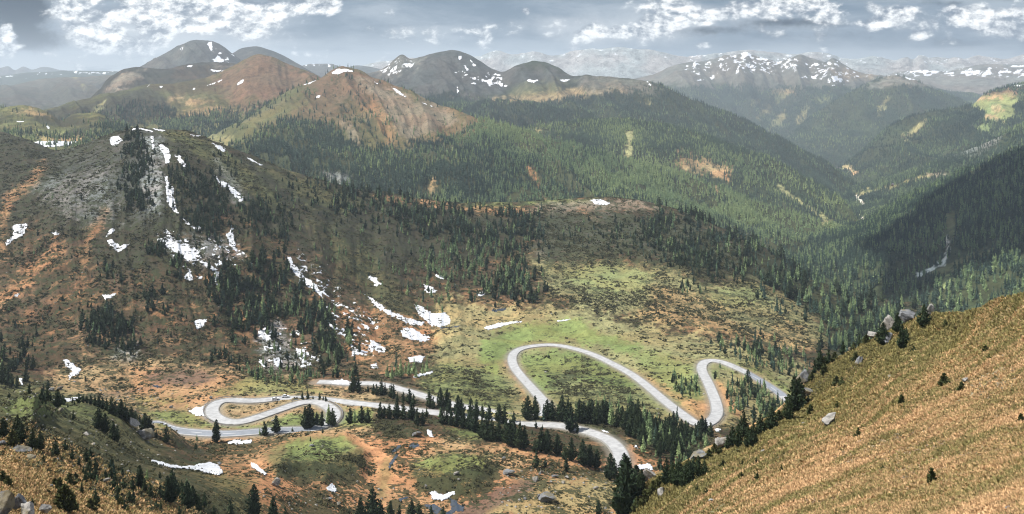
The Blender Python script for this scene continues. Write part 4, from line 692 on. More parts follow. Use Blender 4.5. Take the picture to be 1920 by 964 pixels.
# ------------------------------------------------------------------ tree shapes
def tri_leaf(c, d, s, rg):
    """a tapered triangular spray at c pointing along d"""
    d = d / np.linalg.norm(d); r = rg.normal(size=3); r -= d * (r @ d); r /= np.linalg.norm(r)
    return [c - r * s * .5, c + r * s * .5, c + d * s * 1.15]
def tree_shape(kind, n, seed):
    rg = np.random.default_rng(seed); T = []; tint = []
    lean = rg.normal(size=2) * .015
    if kind == 'pine': lo, R0, prof = .07, .29, lambda t: ((1 - t) ** .6) * min(1, t / .22) ** .5
    elif kind == 'larch': lo, R0, prof = .08, .21, lambda t: ((1 - t) ** .8) * min(1, t / .14) ** .6
    elif kind == 'mugo': lo, R0, prof = .0, .48, lambda t: ((1 - t) ** .6) * min(1, (t + .3) / .4)
    else: lo, R0, prof = .06, .165, lambda t: ((1 - t) ** .9) * min(1, t / .08) ** .5
    lob = [(rg.uniform(0, 6.28), rg.uniform(.1, .9), rg.uniform(.75, 1.2)) for _ in range(9)]
    s0 = {'pine': .115, 'larch': .085, 'mugo': .22, 'spruce': .095}[kind] * (160 / max(n, 1)) ** .33
    whorl = {'pine': 0, 'larch': 12, 'mugo': 0, 'spruce': 14}[kind]
    # inner dark body
    m_ = 6 if n > 30 else 5; lv = [(.03, .35), (.3, .62), (.65, .40), (.96, .02)] if n > 30 else [(.0, .62), (.45, .55), (.97, .02)]
    ring = []
    for t, k in lv:
        rr = R0 * k * (prof(max(t, .2)) if k > .1 else .2) * (1.45 if n <= 12 else 1)
        ring.append([np.array([math.cos(a) * rr * rg.uniform(.8, 1.2), math.sin(a) * rr * rg.uniform(.8, 1.2), lo + (1 - lo) * t + rg.uniform(-.02, .02)]) for a in np.arange(m_) / m_ * 6.283 + t * 2])
    for a, b in zip(ring[:-1], ring[1:]):
        for k in range(m_):
            T += [a[k], a[(k + 1) % m_], b[(k + 1) % m_], a[k], b[(k + 1) % m_], b[k]]; tint += [.8] * 6
    for _ in range(n):
        t = rg.random() ** (1.25 if kind != 'mugo' else 1.0)
        if whorl: t = (round(t * whorl) + rg.uniform(-.22, .22)) / whorl; t = min(max(t, .0), .99)
        a = rg.uniform(0, 6.283); f = 1.0
        for (la, lt, lk) in lob:
            if abs((a - la + 3.14) % 6.283 - 3.14) < .7 and abs(t - lt) < .16: f *= lk
        r = R0 * prof(t) * f * rg.uniform(.45, 1.02) ** .7
        c = np.array([math.cos(a) * r + lean[0] * t, math.sin(a) * r + lean[1] * t, lo + (1 - lo) * t])
        up = {'pine': .55, 'larch': .1, 'mugo': .7, 'spruce': -.12}[kind] + rg.normal() * .25
        d = np.array([math.cos(a), math.sin(a), up]); s = s0 * rg.uniform(.7, 1.25) * (.55 + .6 * (1 - t))
        c = c - d / np.linalg.norm(d) * s * .6
        if c[2] < .0: c[2] = .005
        T += tri_leaf(c, d, s, rg); q = rg.uniform(.75, 1.3); tint += [q, q, q * 1.15]
    T += tri_leaf(np.array([lean[0], lean[1], .93]), np.array([0, 0, 1.]), .07, rg); tint += [1.1] * 3
    return np.array(T), np.array(tint)
def trunk_shape(kind):
    rg = np.random.default_rng(5); V_ = []; F_ = []; n = 7; lv = [(-.03, .034), (.02, .026), (.2, .02), (.5, .013), (.88, .004)]
    for z, r in lv: V_ += [(math.cos(a) * r, math.sin(a) * r, z) for a in np.arange(n) / n * 6.283]
    for l in range(len(lv) - 1):
        for k in range(n): F_.append((l * n + k, l * n + (k + 1) % n, (l + 1) * n + (k + 1) % n, (l + 1) * n + k))
    return np.array(V_, float), np.array(F_)
def mat_foliage(name, c, hue):
    m_ = bpy.data.materials.new(name); m_.use_nodes = True; g = NT(m_.node_tree)
    t = g.attr('tint').outputs['Fac']; q = g.attr('hue').outputs['Fac']; oi = g.n.new('ShaderNodeObjectInfo').outputs['Random']; ge = g.n.new('ShaderNodeNewGeometry')
    n = g.noise(ge.outputs['Position'], 1.3, 3, .6)
    f = g.m('ADD', q, g.m('MULTIPLY', g.m('SUBTRACT', oi, .5), .6), clamp=True)
    cc = g.mix(f, c, hue); v = g.m('MULTIPLY', t, g.m('ADD', .6, g.m('MULTIPLY', n, .8))); cc = g.mix(1.0, cc, g.comb(v, v, v), 'MULTIPLY')
    p = g.n.new('ShaderNodeBsdfPrincipled'); g.put(p.inputs['Base Color'], cc); p.inputs['Roughness'].default_value = .75; p.inputs['Specular IOR Level'].default_value = .2
    o = g.n.new('ShaderNodeOutputMaterial'); g.l.new(p.outputs[0], o.inputs[0]); return m_
FOL = {'pine': mat_foliage('pine_needles', (.018, .033, .015), (.042, .060, .022)), 'larch': mat_foliage('larch_needles', (.15, .22, .105), (.28, .34, .14)),
       'spruce': mat_foliage('spruce_needles', (.030, .058, .043), (.085, .13, .082)), 'mugo': mat_foliage('dwarf_pine_needles', (.030, .042, .013), (.075, .075, .020))}
M_BARK = simple_mat('bark', (.085, .06, .045), .95, (3., .6, 1.3))
LOD = {}
for kd_ in FOL:
    for lv, n in ((0, 420), (1, 130), (2, 44), (3, 11)): LOD[kd_, lv] = [tree_shape(kd_, n, 31 * lv + k + len(kd_)) for k in range(4)]
def merged_trees(name, kind, P, Hh, lod, hue, label):
    """one mesh of many trees: P (n,3) feet, Hh heights, hue 0..1"""
    Vs = []; Ts = []; Hs = []; n = len(P); var = RNG.integers(0, 4, n); ang = RNG.uniform(0, 6.283, n); w = RNG.uniform(.85, 1.2, n)
    for v in range(4):
        s = var == v
        if not s.any(): continue
        T, ti = LOD[kind, lod][v]; c, sn = np.cos(ang[s])[:, None], np.sin(ang[s])[:, None]; h = Hh[s][:, None]; ww = w[s][:, None]
        X = (T[None, :, 0] * c - T[None, :, 1] * sn) * h * ww + P[s][:, 0:1]; Y = (T[None, :, 0] * sn + T[None, :, 1] * c) * h * ww + P[s][:, 1:2]; Z = T[None, :, 2] * h + P[s][:, 2:3]
        Vs.append(np.stack([X, Y, Z], -1).reshape(-1, 3)); Ts.append(np.tile(ti, s.sum())); Hs.append(np.repeat(hue[s], len(ti)))
    return Vs, Ts, Hs
def forest_object(name, groups, label, cat='forest'):
    """groups: list of (kind, P, H, lod, hue) -> ONE stuff object, one material slot per kind"""
    Vs, Ts, Hs, MI, mats = [], [], [], [], []
    for kind, P, H_, lod, hue in groups:
        if len(P) == 0: continue
        a, b, c = merged_trees(name, kind, P, H_, lod, hue, label)
        if FOL[kind] not in mats: mats.append(FOL[kind])
        nv = sum(len(x) for x in a); Vs += a; Ts += b; Hs += c; MI.append(np.full(nv // 3, mats.index(FOL[kind])))
    if not Vs: return None
    Vv = np.concatenate(Vs); o = mesh_np(name, Vv, np.arange(len(Vv)).reshape(-1, 3), mats, {'tint': np.concatenate(Ts), 'hue': np.concatenate(Hs)})
    o.data.polygons.foreach_set('material_index', np.concatenate(MI).astype(np.int32)); tag(o, label, cat, kind='stuff'); return o
# what each column of the view can see past the nearer sheets
ORDER = [L0, V, D, NN, M, M2, EE, KK, P1, FF, P0, Q, S_, G1, RR, G_]
hz = {}; cur = np.full(len(HOR_X), 2000.0)
for h_ in ORDER:
    hz[h_.name] = cur.copy(); pm = h_.py()[:h_.nvis].min(0); inside = (HOR_X >= h_.px[0]) & (HOR_X <= h_.px[-1])
    cur = np.where(inside, np.minimum(cur, np.interp(HOR_X, h_.px, pm)), cur)
def scatter(h, n, hgt, over=1.0):
    """n trees by real ground area times the wood's density, where the picture can see them"""
    dx = np.gradient(h.X, axis=1); dy = np.gradient(h.Y, axis=0); P = h.py(); sl = np.gradient(h.Z, axis=0) / np.maximum(dy, .3); cl = .25 + .75 * sstep(-.28, .05, fbm(h.X / (h.Y.mean() * .035), h.Y / (h.Y.mean() * .05), 4, h.seed + 31)); W = cl * np.abs(dx * dy) * np.sqrt(1 + np.clip(sl, -2, 2) ** 2) * np.clip(h.dens, 0, 1) ** 1.5; W[h.nvis:] = 0
    lim = np.interp(h.px, HOR_X, hz[h.name])[None]; top = P - hgt / h.Y * F
    W[(top > lim) | (P < -10)] = 0; vis = P[:h.nvis] <= h._cm + hgt / h.Y[:h.nvis] * F; W[:h.nvis][~vis] = 0; W[:, (h.px < -60) | (h.px > 1980)] = 0
    c = np.cumsum(W.ravel()); q = np.searchsorted(c, RNG.random(n) * c[-1]); j, i = np.divmod(q, W.shape[1])
    w = h.at(np.clip(j + RNG.uniform(-.5, .5, n), 0, h.nvis - 1), np.clip(i + RNG.uniform(-.5, .5, n), 0, W.shape[1] - 1)); w[:, 2] -= .2
    return w
def wood(h, n, hgt, larch, label, lod=3, lsc=120.0, name='conifer_forest', bias=None):
    P = scatter(h, n, hgt); s = (bias(CX + P[:, 0] / P[:, 1] * F, HY - P[:, 2] / P[:, 1] * F) if bias else 0) + 1.5 * fbm(P[:, 0] / lsc, P[:, 1] / lsc, 3, h.seed + 77) * .5 + RNG.uniform(-.5, .5, n); lm = s > np.quantile(s, 1 - larch)
    H_ = hgt * RNG.uniform(.55, 1.2, n); hue = np.clip(.5 + .9 * fbm(P[:, 0] / lsc / 1.5, P[:, 1] / lsc / 1.5, 4, h.seed + 99) + RNG.normal(0, .2, n), 0, 1)
    return forest_object(name, [('spruce', P[~lm], H_[~lm], lod, hue[~lm]), ('larch', P[lm], H_[lm], lod, hue[lm])], label)
# ------------------------------------------------------------------ far woods, one mass each
def limit(h, poly, soft=8):
    P = h.py(); h.dens = h.dens * np.clip(sdf(poly, np.broadcast_to(h.px[None], P.shape), P) / soft + .6, 0, 1)
limit(KK, [(560,300),(560,200),(700,178),(860,172),(950,188),(1060,186),(1170,160),(1250,158),(1300,174),(1400,214),(1500,266),(1640,355),(1700,450),(560,450)])
limit(G_, [(1100,172),(1250,166),(1400,158),(1560,164),(1700,168),(2000,180),(2000,400),(1100,400)], 6)
wood(M, 21000, 12.5, .55, 'bright green larch and spruce wood covering the middle ridge', bias=lambda x, y: .9 * sstep(650, 1000, x) * (1 - .6 * sstep(10, 110, y - np.interp(x, M.px, M.py()[:M.nvis].min(0)))) - .35)
wood(M2, 12000, 12.5, .33, 'mixed conifer wood on the spur behind the bright ridge')
wood(KK, 19000, 14.5, .10, 'dark blue green forest on the flank below the dark peak')
wood(EE, 10000, 14, .25, 'forest on the valley side behind the shaded slope')
wood(FF, 10000, 14.5, .15, 'forest below the meadow topped hill at right')
wood(G_, 14000, 20, .10, 'hazy forest on the slopes under the snowy mountain')
wood(G1, 6000, 19, .10, 'hazy forest on the wooded shoulder at right')
P1.dens = np.maximum(P1.dens, .0); _d = P1.py(); P1.dens = np.clip(sdf([(300,245),(330,225),(400,215),(520,195),(640,215),(640,300),(300,300)], np.broadcast_to(P1.px[None], _d.shape), _d) / 20 + .5, 0, 1) + .4 * np.clip(sdf([(80,235),(180,205),(260,190),(330,205),(330,235),(200,240)], np.broadcast_to(P1.px[None], _d.shape), _d) / 10 + .5, 0, 1)
wood(P1, 3500, 13, .25, 'forest in the hollow below the red peak')
NN.dens = .15 + .85 * np.clip(sdf([(200,225),(330,240),(440,270),(440,300),(150,290),(0,262),(0,240),(150,250)], np.broadcast_to(NN.px[None], NN.py().shape), NN.py()) / 12 + .3, 0, 1)
wood(NN, 900, 10, .3, 'scattered conifers round the green mounds at left')
# ------------------------------------------------------------------ trees one can tell apart: (kind, foot, height, cluster)
TREES = []
def place(h, kind, px, py, hpx, cl, jit=0):
    w = h.pt(px, py); TREES.append((kind, w[0], w[1], w[2] - .1, hpx * w[1] / F, px, py, hpx, cl))
def hand(h, kind, cl, lst):
    for a in lst: place(h, a[3] if len(a) > 3 else kind, a[0], a[1] + .5, a[2] * 1.12, cl)
hand(V, 'pine', 'on the left ridge above the brown hollow', [(4,720,38),(14,722,30),(22,726,25),(32,728,22),(48,716,24),(55,738,18),(17,745,10),(78,752,22),(88,750,24),(90,730,18),(107,764,32),(117,755,16),(137,787,16)])
hand(V, 'pine', 'in the row descending the left ridge to the road', [(148,756,18),(156,755,15),(163,756,16),(170,758,17),(178,761,19),(186,764,24),(192,767,22),(200,770,22),(208,776,30),(216,780,26),(228,785,34),(236,790,30),(246,797,32),(253,796,24),(262,800,20),(271,812,34),(281,815,32),(293,820,14),(312,829,20)])
hand(V, 'pine', 'on the open green slope at left', [(185,805,38),(198,812,34),(213,828,36),(219,828,28),(6,820,36),(22,838,30,'mugo'),(32,826,44),(40,832,40),(60,843,36),(75,845,34),(51,812,14),(105,855,28)])
hand(V, 'pine', 'along the dip below the left green slope', [(135,862,20),(148,876,20),(162,866,26),(167,885,28),(179,945,28),(160,905,24),(168,900,22),(178,900,24),(198,898,16),(208,898,22),(212,915,22),(232,916,20),(248,920,26),(262,915,40),(270,922,24),(282,932,26)])
hand(V, 'pine', 'in the bottom left thicket', [(300,930,22),(315,942,46),(243,945,24),(222,942,16),(320,943,48),(334,928,22),(350,955,48),(362,948,35),(372,958,30),(384,950,26),(432,968,30)])
hand(V, 'pine', 'at the bottom edge of the picture', [(475,972,58),(512,976,42),(535,975,24),(655,975,20),(675,976,42),(697,980,60),(712,976,36),(732,976,34),(748,976,28),(772,978,38),(785,972,30),(808,974,24),(832,974,24),(1122,968,30),(987,968,9),(1008,970,9)])
hand(V, 'pine', 'beside the grey asphalt road', [(311,830,28),(405,830,40),(367,845,14),(497,816,24),(487,816,14,'larch'),(518,811,30),(548,810,9),(573,804,38),(581,803,42),(593,798,24),(603,799,27),(616,797,36,'larch'),(624,799,30),(605,812,9),(582,827,9),(369,826,12,'larch')])
hand(V, 'pine', 'between the two arms of the right bend', [(567,750,14),(577,749,17),(587,749,7),(599,750,14),(606,751,9),(611,753,12)])
hand(V, 'pine', 'below the left part of the upper road', [(662,736,32),(672,736,28),(690,735,12),(700,740,18),(706,741,20),(715,741,27),(722,740,20),(733,746,25),(738,748,26),(745,753,17),(756,756,20),(768,757,26),(775,760,20)])
hand(V, 'pine', 'beside the upper road in the middle', [(805,765,30),(812,767,22),(826,768,38),(838,768,36),(842,775,24),(858,780,36),(865,780,30),(882,778,30),(892,780,28),(905,784,24),(917,786,26),(935,792,32),(945,793,30),(963,792,20),(825,784,18,'larch')])
hand(V, 'pine', 'in the row below the lower road', [(656,794,28),(665,793,24,'larch'),(678,793,30),(690,793,26),(712,785,29),(720,785,22),(730,785,26),(744,785,32),(756,786,30),(772,787,31),(783,797,30),(793,797,26),(800,783,18),(829,795,28),(838,795,24),(846,798,28),(857,800,32),(868,803,32),(878,803,30),(890,810,40),(882,806,34),(903,820,34),(912,826,44),(922,828,38),(935,828,34),(950,830,38),(957,836,46),(966,838,46),(975,842,44),(982,842,38)])
hand(V, 'pine', 'beside the pale lower road near the grassy flat', [(975,799,12),(1005,803,15),(1017,805,9),(1070,809,48),(1083,811,16),(998,814,8),(1015,848,42),(1025,850,40),(1004,848,24),(1045,852,36),(1060,862,26),(1072,864,40),(1094,873,44),(1106,875,38),(1118,877,32),(1062,884,28),(1005,877,28),(1022,876,17)])
hand(V, 'pine', 'beside the foot of the lower bend', [(1143,900,46),(1151,896,34),(1170,900,46),(1177,898,36),(1164,905,24)])
hand(V, 'pine', 'in the dark belt behind the lower road', [(988,786,40),(1005,786,40),(1019,789,28,'spruce'),(1027,786,34),(1036,788,34),(1045,788,26,'larch'),(1055,790,44),(1062,788,28),(1048,786,30),(1087,792,40),(1095,793,36),(1103,793,32),(1110,794,42),(1120,797,38),(1130,795,42),(1137,796,40),(1147,799,42,'larch'),(1156,801,30),(1166,800,36),(1172,806,32),(1185,800,44),(1192,808,46),(1200,812,38),(1178,818,24),(1190,822,26),(1203,820,22)])
hand(V, 'larch', 'in the wood under the upper hairpin', [(1217,823,48),(1300,835,26),(1292,845,18),(1310,842,14),(1208,790,30),(1262,800,22),(1350,690,12)])
hand(V, 'pine', 'standing alone in the meadows', [(1341,710,14),(1029,671,8),(743,690,26,'spruce'),(958,655,5),(1532,575,14),(1493,590,7),(1507,560,30),(1481,560,34),(1426,628,14),(1431,634,9),(1492,604,6)])
hand(V, 'larch', 'beside the stream above the upper road', [(800,698,28),(792,702,18),(776,702,28),(766,704,26),(752,708,32),(744,706,22),(760,700,20),(735,712,26),(726,708,24),(780,708,16)])
hand(L0, 'pine', 'on the rim of the right grassy slope', [(1374,836,34),(1384,838,40),(1395,820,46),(1403,840,38),(1413,838,42),(1426,815,36),(1447,806,40),(1478,788,44),(1490,772,62),(1500,764,52),(1515,756,16),(1364,842,26)])
hand(L0, 'pine', 'at the foot of the right grassy slope', [(1250,910,46),(1262,908,40),(1272,912,44),(1283,915,42),(1294,905,38),(1310,893,36),(1300,888,30),(1175,968,102),(1165,968,70),(1192,936,62),(1203,930,46),(1187,955,50),(1322,890,26)])
hand(L0, 'pine', 'among the pale crag rocks on the right rim', [(1683,624,36),(1732,614,40),(1692,655,44),(1700,642,26),(1656,648,40),(1611,642,22),(1581,660,26),(1553,670,28),(1538,694,34),(1528,700,26)])
hand(L0, 'mugo', 'bushy along the rim of the right slope', [(1340,850,18),(1330,858,16),(1460,790,20),(1470,782,16),(1545,688,18),(1565,675,16),(1600,653,14),(1625,643,16),(1645,637,14),(1440,803,18),(1505,747,24),(1522,714,16),(1290,882,20),(1275,892,24),(1258,897,22),(1235,915,22),(1225,925,24),(1210,945,26),(1195,957,24),(1350,852,14)])
hand(L0, 'mugo', 'dotting the right grassy slope', [(1520,776,18),(1570,767,15),(1609,820,18),(1690,757,18),(1770,722,22),(1802,733,18),(1848,660,14),(1855,675,12),(1605,676,16),(1578,722,15),(1568,722,17),(1465,884,13),(1420,900,14),(1418,870,12),(1355,875,14),(1390,895,11),(1325,927,12),(1748,903,26),(1546,702,20),(1713,660,12),(1772,612,13),(1655,880,9),(1915,790,16),(1306,922,13),(1392,872,9)])
hand(V, 'mugo', 'on the golden grass at bottom left', [(130,909,22),(142,902,16),(82,868,14),(112,920,24),(104,915,18),(120,958,46),(112,940,26),(137,956,22),(170,957,22),(180,952,16),(5,905,22),(14,912,20),(60,860,9),(225,950,18),(240,960,12),(60,948,14),(90,925,10),(35,880,8),(70,900,8)])
CL = [ # where
 ('in the scattered pines of the golden slope dip', [(120,840),(200,870),(300,900),(420,940),(420,964),(300,964),(200,930),(130,880)], 40, 22, .1, .75),
 ('in the pines over the left ridge top', [(60,735),(120,750),(150,760),(100,765),(60,755)], 10, 15, .1, .9),
 ('beside the grey cliff on the left mountain', [(225,272),(240,252),(262,250),(275,290),(285,345),(290,390),(265,395),(240,385),(228,340),(232,300)], 210, 13, .04, .8),
 ('below the summit slabs of the left mountain', [(318,312),(345,308),(400,332),(412,370),(440,400),(425,450),(395,450),(365,430),(345,400),(330,360)], 300, 13, .04, .8),
 ('under the right shoulder of the left mountain', [(405,285),(440,300),(450,325),(425,330),(408,300)], 14, 10, .1, .8),
 ('in the middle of the mountain right flank', [(470,368),(520,372),(540,405),(545,450),(505,445),(470,430),(452,400)], 150, 12, .1, .7),
 ('in the dark wood under the ridge meadow', [(615,352),(700,362),(760,385),(830,398),(930,402),(1008,412),(1008,470),(960,478),(900,458),(820,445),(740,415),(650,405),(620,380)], 780, 15, .15, .55),
 ('in the light larch wood above the valley snow', [(770,470),(870,450),(950,465),(995,500),(1000,540),(940,555),(880,540),(830,545),(790,500)], 170, 18, .72, .15),
 ('at the dark foot of the larch wood', [(920,520),(1010,500),(1025,555),(990,570),(930,565),(880,560)], 60, 18, .15, .7),
 ('among the young larches above the long snow band', [(740,560),(850,530),(850,580),(800,580),(770,500),(740,500)], 22, 17, .9, .05),
 ('in the big pine clump on the lower mountain', [(408,520),(430,508),(470,492),(530,505),(545,560),(500,620),(460,640),(425,600),(405,560)], 210, 22, .14, .75),
 ('in the black pine clump on the brown heath', [(158,600),(200,580),(235,590),(252,620),(268,640),(225,660),(180,655),(155,630)], 100, 20, .05, .9),
 ('in the pine clump above the brown heath', [(262,560),(278,548),(300,545),(322,570),(305,597),(280,590)], 26, 18, .08, .85),
 ('beside the heather slope above the double bend', [(382,680),(420,662),(445,675),(452,700),(400,692)], 26, 20, .1, .8),
 ('in the dark clump left of the orange gully', [(545,545),(590,558),(625,600),(620,650),(575,655),(550,605)], 70, 22, .2, .7),
 ('in the pines just above the upper road', [(600,645),(650,625),(668,655),(658,705),(612,705)], 50, 26, .25, .65),
 ('in the young larches above the upper road', [(450,690),(520,690),(600,695),(690,705),(680,715),(640,712),(560,722),(480,715)], 85, 18, .72, .2),
 ('in the hillside thicket left of the snowfield', [(180,505),(230,495),(240,530),(195,535)], 12, 16, .3, .6),
 ('in the small clump under the snowfield', [(315,500),(335,480),(350,505),(330,525)], 20, 14, .2, .7),
 ('in the dark pair of clumps left of the snowfield', [(272,460),(308,458),(312,485),(275,485)], 22, 15, .05, .9),
 ('in the dwarf wood above the pasture', [(1020,420),(1150,430),(1230,400),(1330,420),(1420,450),(1430,500),(1400,530),(1330,515),(1260,490),(1200,475),(1060,450)], 380, 10, .15, .6),
 ('in the dark band of pines above the pasture', [(1190,410),(1260,405),(1330,440),(1400,470),(1430,515),(1380,530),(1290,500),(1230,480)], 320, 15, .15, .7),
 ('on the ridge line above the deep forest', [(1230,395),(1300,412),(1400,455),(1470,500),(1530,560),(1500,560),(1430,500),(1330,440)], 260, 17, .2, .5),
 ('in the dense forest right of the pasture', [(1440,490),(1500,520),(1560,556),(1650,570),(1750,600),(1750,700),(1600,700),(1560,640),(1565,600),(1480,545)], 620, 26, .35, .2),
 ('in the clump on the pale pasture', [(1272,532),(1330,540),(1322,560),(1276,552)], 16, 12, .2, .6),
 ('in the dark wood above the right hairpin', [(1330,648),(1400,645),(1480,665),(1530,690),(1500,712),(1450,695),(1390,685)], 95, 20, .3, .4),
 ('in the young wood inside the long bend', [(1252,708),(1310,712),(1322,742),(1290,748),(1258,730)], 40, 15, .6, .2),
 ('in the wood right of the hairpin', [(1365,725),(1400,720),(1440,742),(1468,775),(1462,800),(1400,800),(1372,765)], 105, 22, .45, .3),
 ('in the wood below the long bend', [(1180,775),(1250,795),(1300,812),(1340,825),(1350,850),(1290,858),(1225,850),(1195,830)], 95, 30, .15, .75),
 ('on the slope below the long bend road', [(1060,765),(1130,752),(1210,765),(1260,795),(1180,785),(1080,775)], 40, 16, .45, .4),
 ('at the far left above the ridge', [(-20,650),(50,645),(60,690),(20,705),(-20,710)], 30, 22, .1, .8),
 ('on the heath slope above the left ridge', [(60,600),(125,640),(118,690),(80,690),(20,600)], 12, 12, .2, .7),
 ('scattered on the lower left mountain', [(60,360),(250,480),(420,560),(420,640),(250,700),(100,650),(30,500)], 60, 10, .35, .5),
 ('scattered on the right flank above the valley snow', [(560,440),(700,430),(800,470),(780,540),(700,560),(640,520)], 45, 13, .75, .1),
 ('in the shaded band along the crest', [(540,330),(620,350),(640,400),(560,390),(520,360)], 50, 11, .1, .6),
 ('below the double bend pine rows', [(1225,880),(1260,870),(1300,865),(1290,885),(1240,895)], 12, 24, .2, .7),
 ('in the scree and snow above the larches', [(470,560),(600,560),(600,690),(470,690)], 45, 18, .5, .4)]
def inpoly(poly, n):
    P = np.array(poly, float); out = []
    while len(out) < n:
        q = RNG.uniform(P.min(0), P.max(0), (n * 2, 2)); q = q[sdf(poly, q[:, 0], q[:, 1]) > 0]; out += list(q)
    return out[:n]
for where, poly, n, h_, la, pi_ in CL:
    n = int(n * 1.8); sz = min(np.ptp(np.array(poly), axis=0)) * .13
    for q in inpoly(poly, n):
        q = q + RNG.normal(0, 1, 2) * sz * np.array([1, .8])
        if fbm(np.array([q[0] / 22.]), np.array([q[1] / 16.]), 3, 4321)[0] < -.12 and RNG.random() < .8: continue
        j_, i_ = V.hit(q[0], q[1])
        if V.near_road[int(j_), int(i_)] > .4: continue
        r = RNG.random(); kind = 'larch' if r < la else ('pine' if r < la + pi_ else 'spruce')
        place(V, kind, q[0], q[1], h_ * RNG.uniform(.5, 1.25), where)
# the deep forest on the shaded slope: its nearest trees compete for the 300 largest too
NDF = 13000; Pd = scatter(D, NDF, 17); s_ = fbm(Pd[:, 0] / 90, Pd[:, 1] / 90, 3, 5) * .45 + RNG.uniform(-.5, .5, NDF); lm = s_ > np.quantile(s_, .70)
for k in range(NDF):
    w = Pd[k]; H_ = 15 * RNG.uniform(.45, 1.25); TREES.append(('larch' if lm[k] else 'spruce', w[0], w[1], w[2], H_, CX + w[0] / w[1] * F, HY - w[2] / w[1] * F, H_ / w[1] * F, 'in the deep forest right of the valley'))
WORD = ['first', 'second', 'third', 'fourth', 'fifth', 'sixth', 'seventh', 'eighth', 'ninth', 'tenth', 'eleventh', 'twelfth', 'thirteenth', 'fourteenth', 'fifteenth', 'sixteenth', 'seventeenth', 'eighteenth', 'nineteenth', 'twentieth',
        'twenty-first', 'twenty-second', 'twenty-third', 'twenty-fourth', 'twenty-fifth', 'twenty-sixth', 'twenty-seventh', 'twenty-eighth', 'twenty-ninth', 'thirtieth']
NAME = {'pine': 'stone_pine', 'larch': 'larch_tree', 'spruce': 'spruce_tree', 'mugo': 'dwarf_pine'}
LOOK = {'pine': 'dark rounded pine', 'larch': 'light green larch', 'spruce': 'narrow dark spruce', 'mugo': 'bushy dwarf pine'}
CAT = {'pine': 'pine tree', 'larch': 'larch', 'spruce': 'spruce', 'mugo': 'dwarf pine'}
TRK = {}; CRN = {}
tv, tf = trunk_shape('pine')
for kd_ in FOL:
    TRK[kd_] = mesh_np(NAME[kd_] + '_trunk', tv, tf, [M_BARK], smooth=True, link=False)
    for lv in (0, 1, 2):
        for v in range(4):
            T, ti = LOD[kd_, lv][v]; CRN[kd_, lv, v] = mesh_np(NAME[kd_] + '_crown', T, np.arange(len(T)).reshape(-1, 3), [FOL[kd_]], {'tint': ti, 'hue': np.full(len(ti), .35)}, link=False)
rest = {}
CAPN = {'pine': 300, 'larch': 230, 'spruce': 160, 'mugo': 80}
for kd_ in FOL:
    L = sorted([t for t in TREES if t[0] == kd_], key=lambda t: -t[7]); keep, rest[kd_] = L[:CAPN[kd_]], L[CAPN[kd_]:]
    byc = {}
    for t in keep: byc.setdefault(t[8], []).append(t)
    for cl, ts in byc.items():
        ts.sort(key=lambda t: t[5]); hm = sorted(t[7] for t in ts)[len(ts) // 2]
        for k, t in enumerate(ts):
            _, x, y, z, H_, px, py, hp, _c = t
            r = bpy.data.objects.new(NAME[kd_], None); COL.objects.link(r); r.location = (x, y, z); r.empty_display_size = 1
            w = random.uniform(.85, 1.15); r.rotation_euler = (random.uniform(-.03, .03), random.uniform(-.03, .03), random.uniform(0, 6.28)); r.scale = (H_ * w, H_ * w, H_)
            for nm, me in (('trunk', TRK[kd_]), ('crown', CRN[kd_, 0 if hp > 34 else (1 if hp > 17 else 2), random.randrange(4)])):
                c = bpy.data.objects.new(nm, me); COL.objects.link(c); c.parent = r
            siz = 'tall ' if hp > hm * 1.25 else ('small ' if hp < hm * .75 else '')
            if len(ts) == 1: lab = 'only %s%s %s' % (siz, LOOK[kd_], cl)
            elif len(ts) <= 30: lab = '%s%s, %s from left %s' % (siz, LOOK[kd_], WORD[k], cl)
            else: lab = '%s %s' % (LOOK[kd_], cl)
            tag(r, lab, CAT[kd_], '%ss %s' % (LOOK[kd_], cl))
gr = []
for kd_, L in rest.items():
    if not L: continue
    A = np.array([[t[1], t[2], t[3], t[4], t[7]] for t in L]); far_ = np.array([t[8].startswith('in the deep') for t in L])
    for m_, lod in ((A[:, 4] > 16, 1), ((A[:, 4] <= 16) & (A[:, 4] > 9), 2), (A[:, 4] <= 9, 3)):
        if m_.any(): gr.append((kd_, A[m_, :3], A[m_, 3], lod if lod != 1 else 2, np.clip(RNG.normal(.35, .25, m_.sum()), 0, 1)))
forest_object('conifer_wood', gr, 'smaller pines, spruces and larches spread over the near slopes and deep valley')
# ------------------------------------------------------------------ boulders and crags
def mat_rock(name, c):
    m_ = bpy.data.materials.new(name); m_.use_nodes = True; g = NT(m_.node_tree); ge = g.n.new('ShaderNodeNewGeometry'); P = ge.outputs['Position']
    n1 = g.noise(P, .9, 8, .65); n2 = g.noise(P, .25, 5, .6); n3 = g.noise(P, 3.0, 4, .6)
    cc = g.mix(g.rng(n1, .35, .65), tuple(q * .5 for q in c), tuple(q * 1.25 for q in c)); cc = g.mix(g.m('MULTIPLY', g.rng(n2, .50, .60), .7), cc, (.16, .13, .06)); cc = g.mix(g.rng(n3, .58, .68), cc, (.05, .05, .045))
    b = g.n.new('ShaderNodeBump'); b.inputs['Strength'].default_value = .8; b.inputs['Distance'].default_value = .5; g.put(b.inputs['Height'], n1)
    p = g.n.new('ShaderNodeBsdfPrincipled'); g.put(p.inputs['Base Color'], cc); p.inputs['Roughness'].default_value = .9; g.l.new(b.outputs[0], p.inputs['Normal'])
    o = g.n.new('ShaderNodeOutputMaterial'); g.l.new(p.outputs[0], o.inputs[0]); return m_
M_ROCK = mat_rock('lichened_rock', (.155, .16, .165)); M_PALE = mat_rock('pale_rock', (.27, .255, .23))
import bmesh
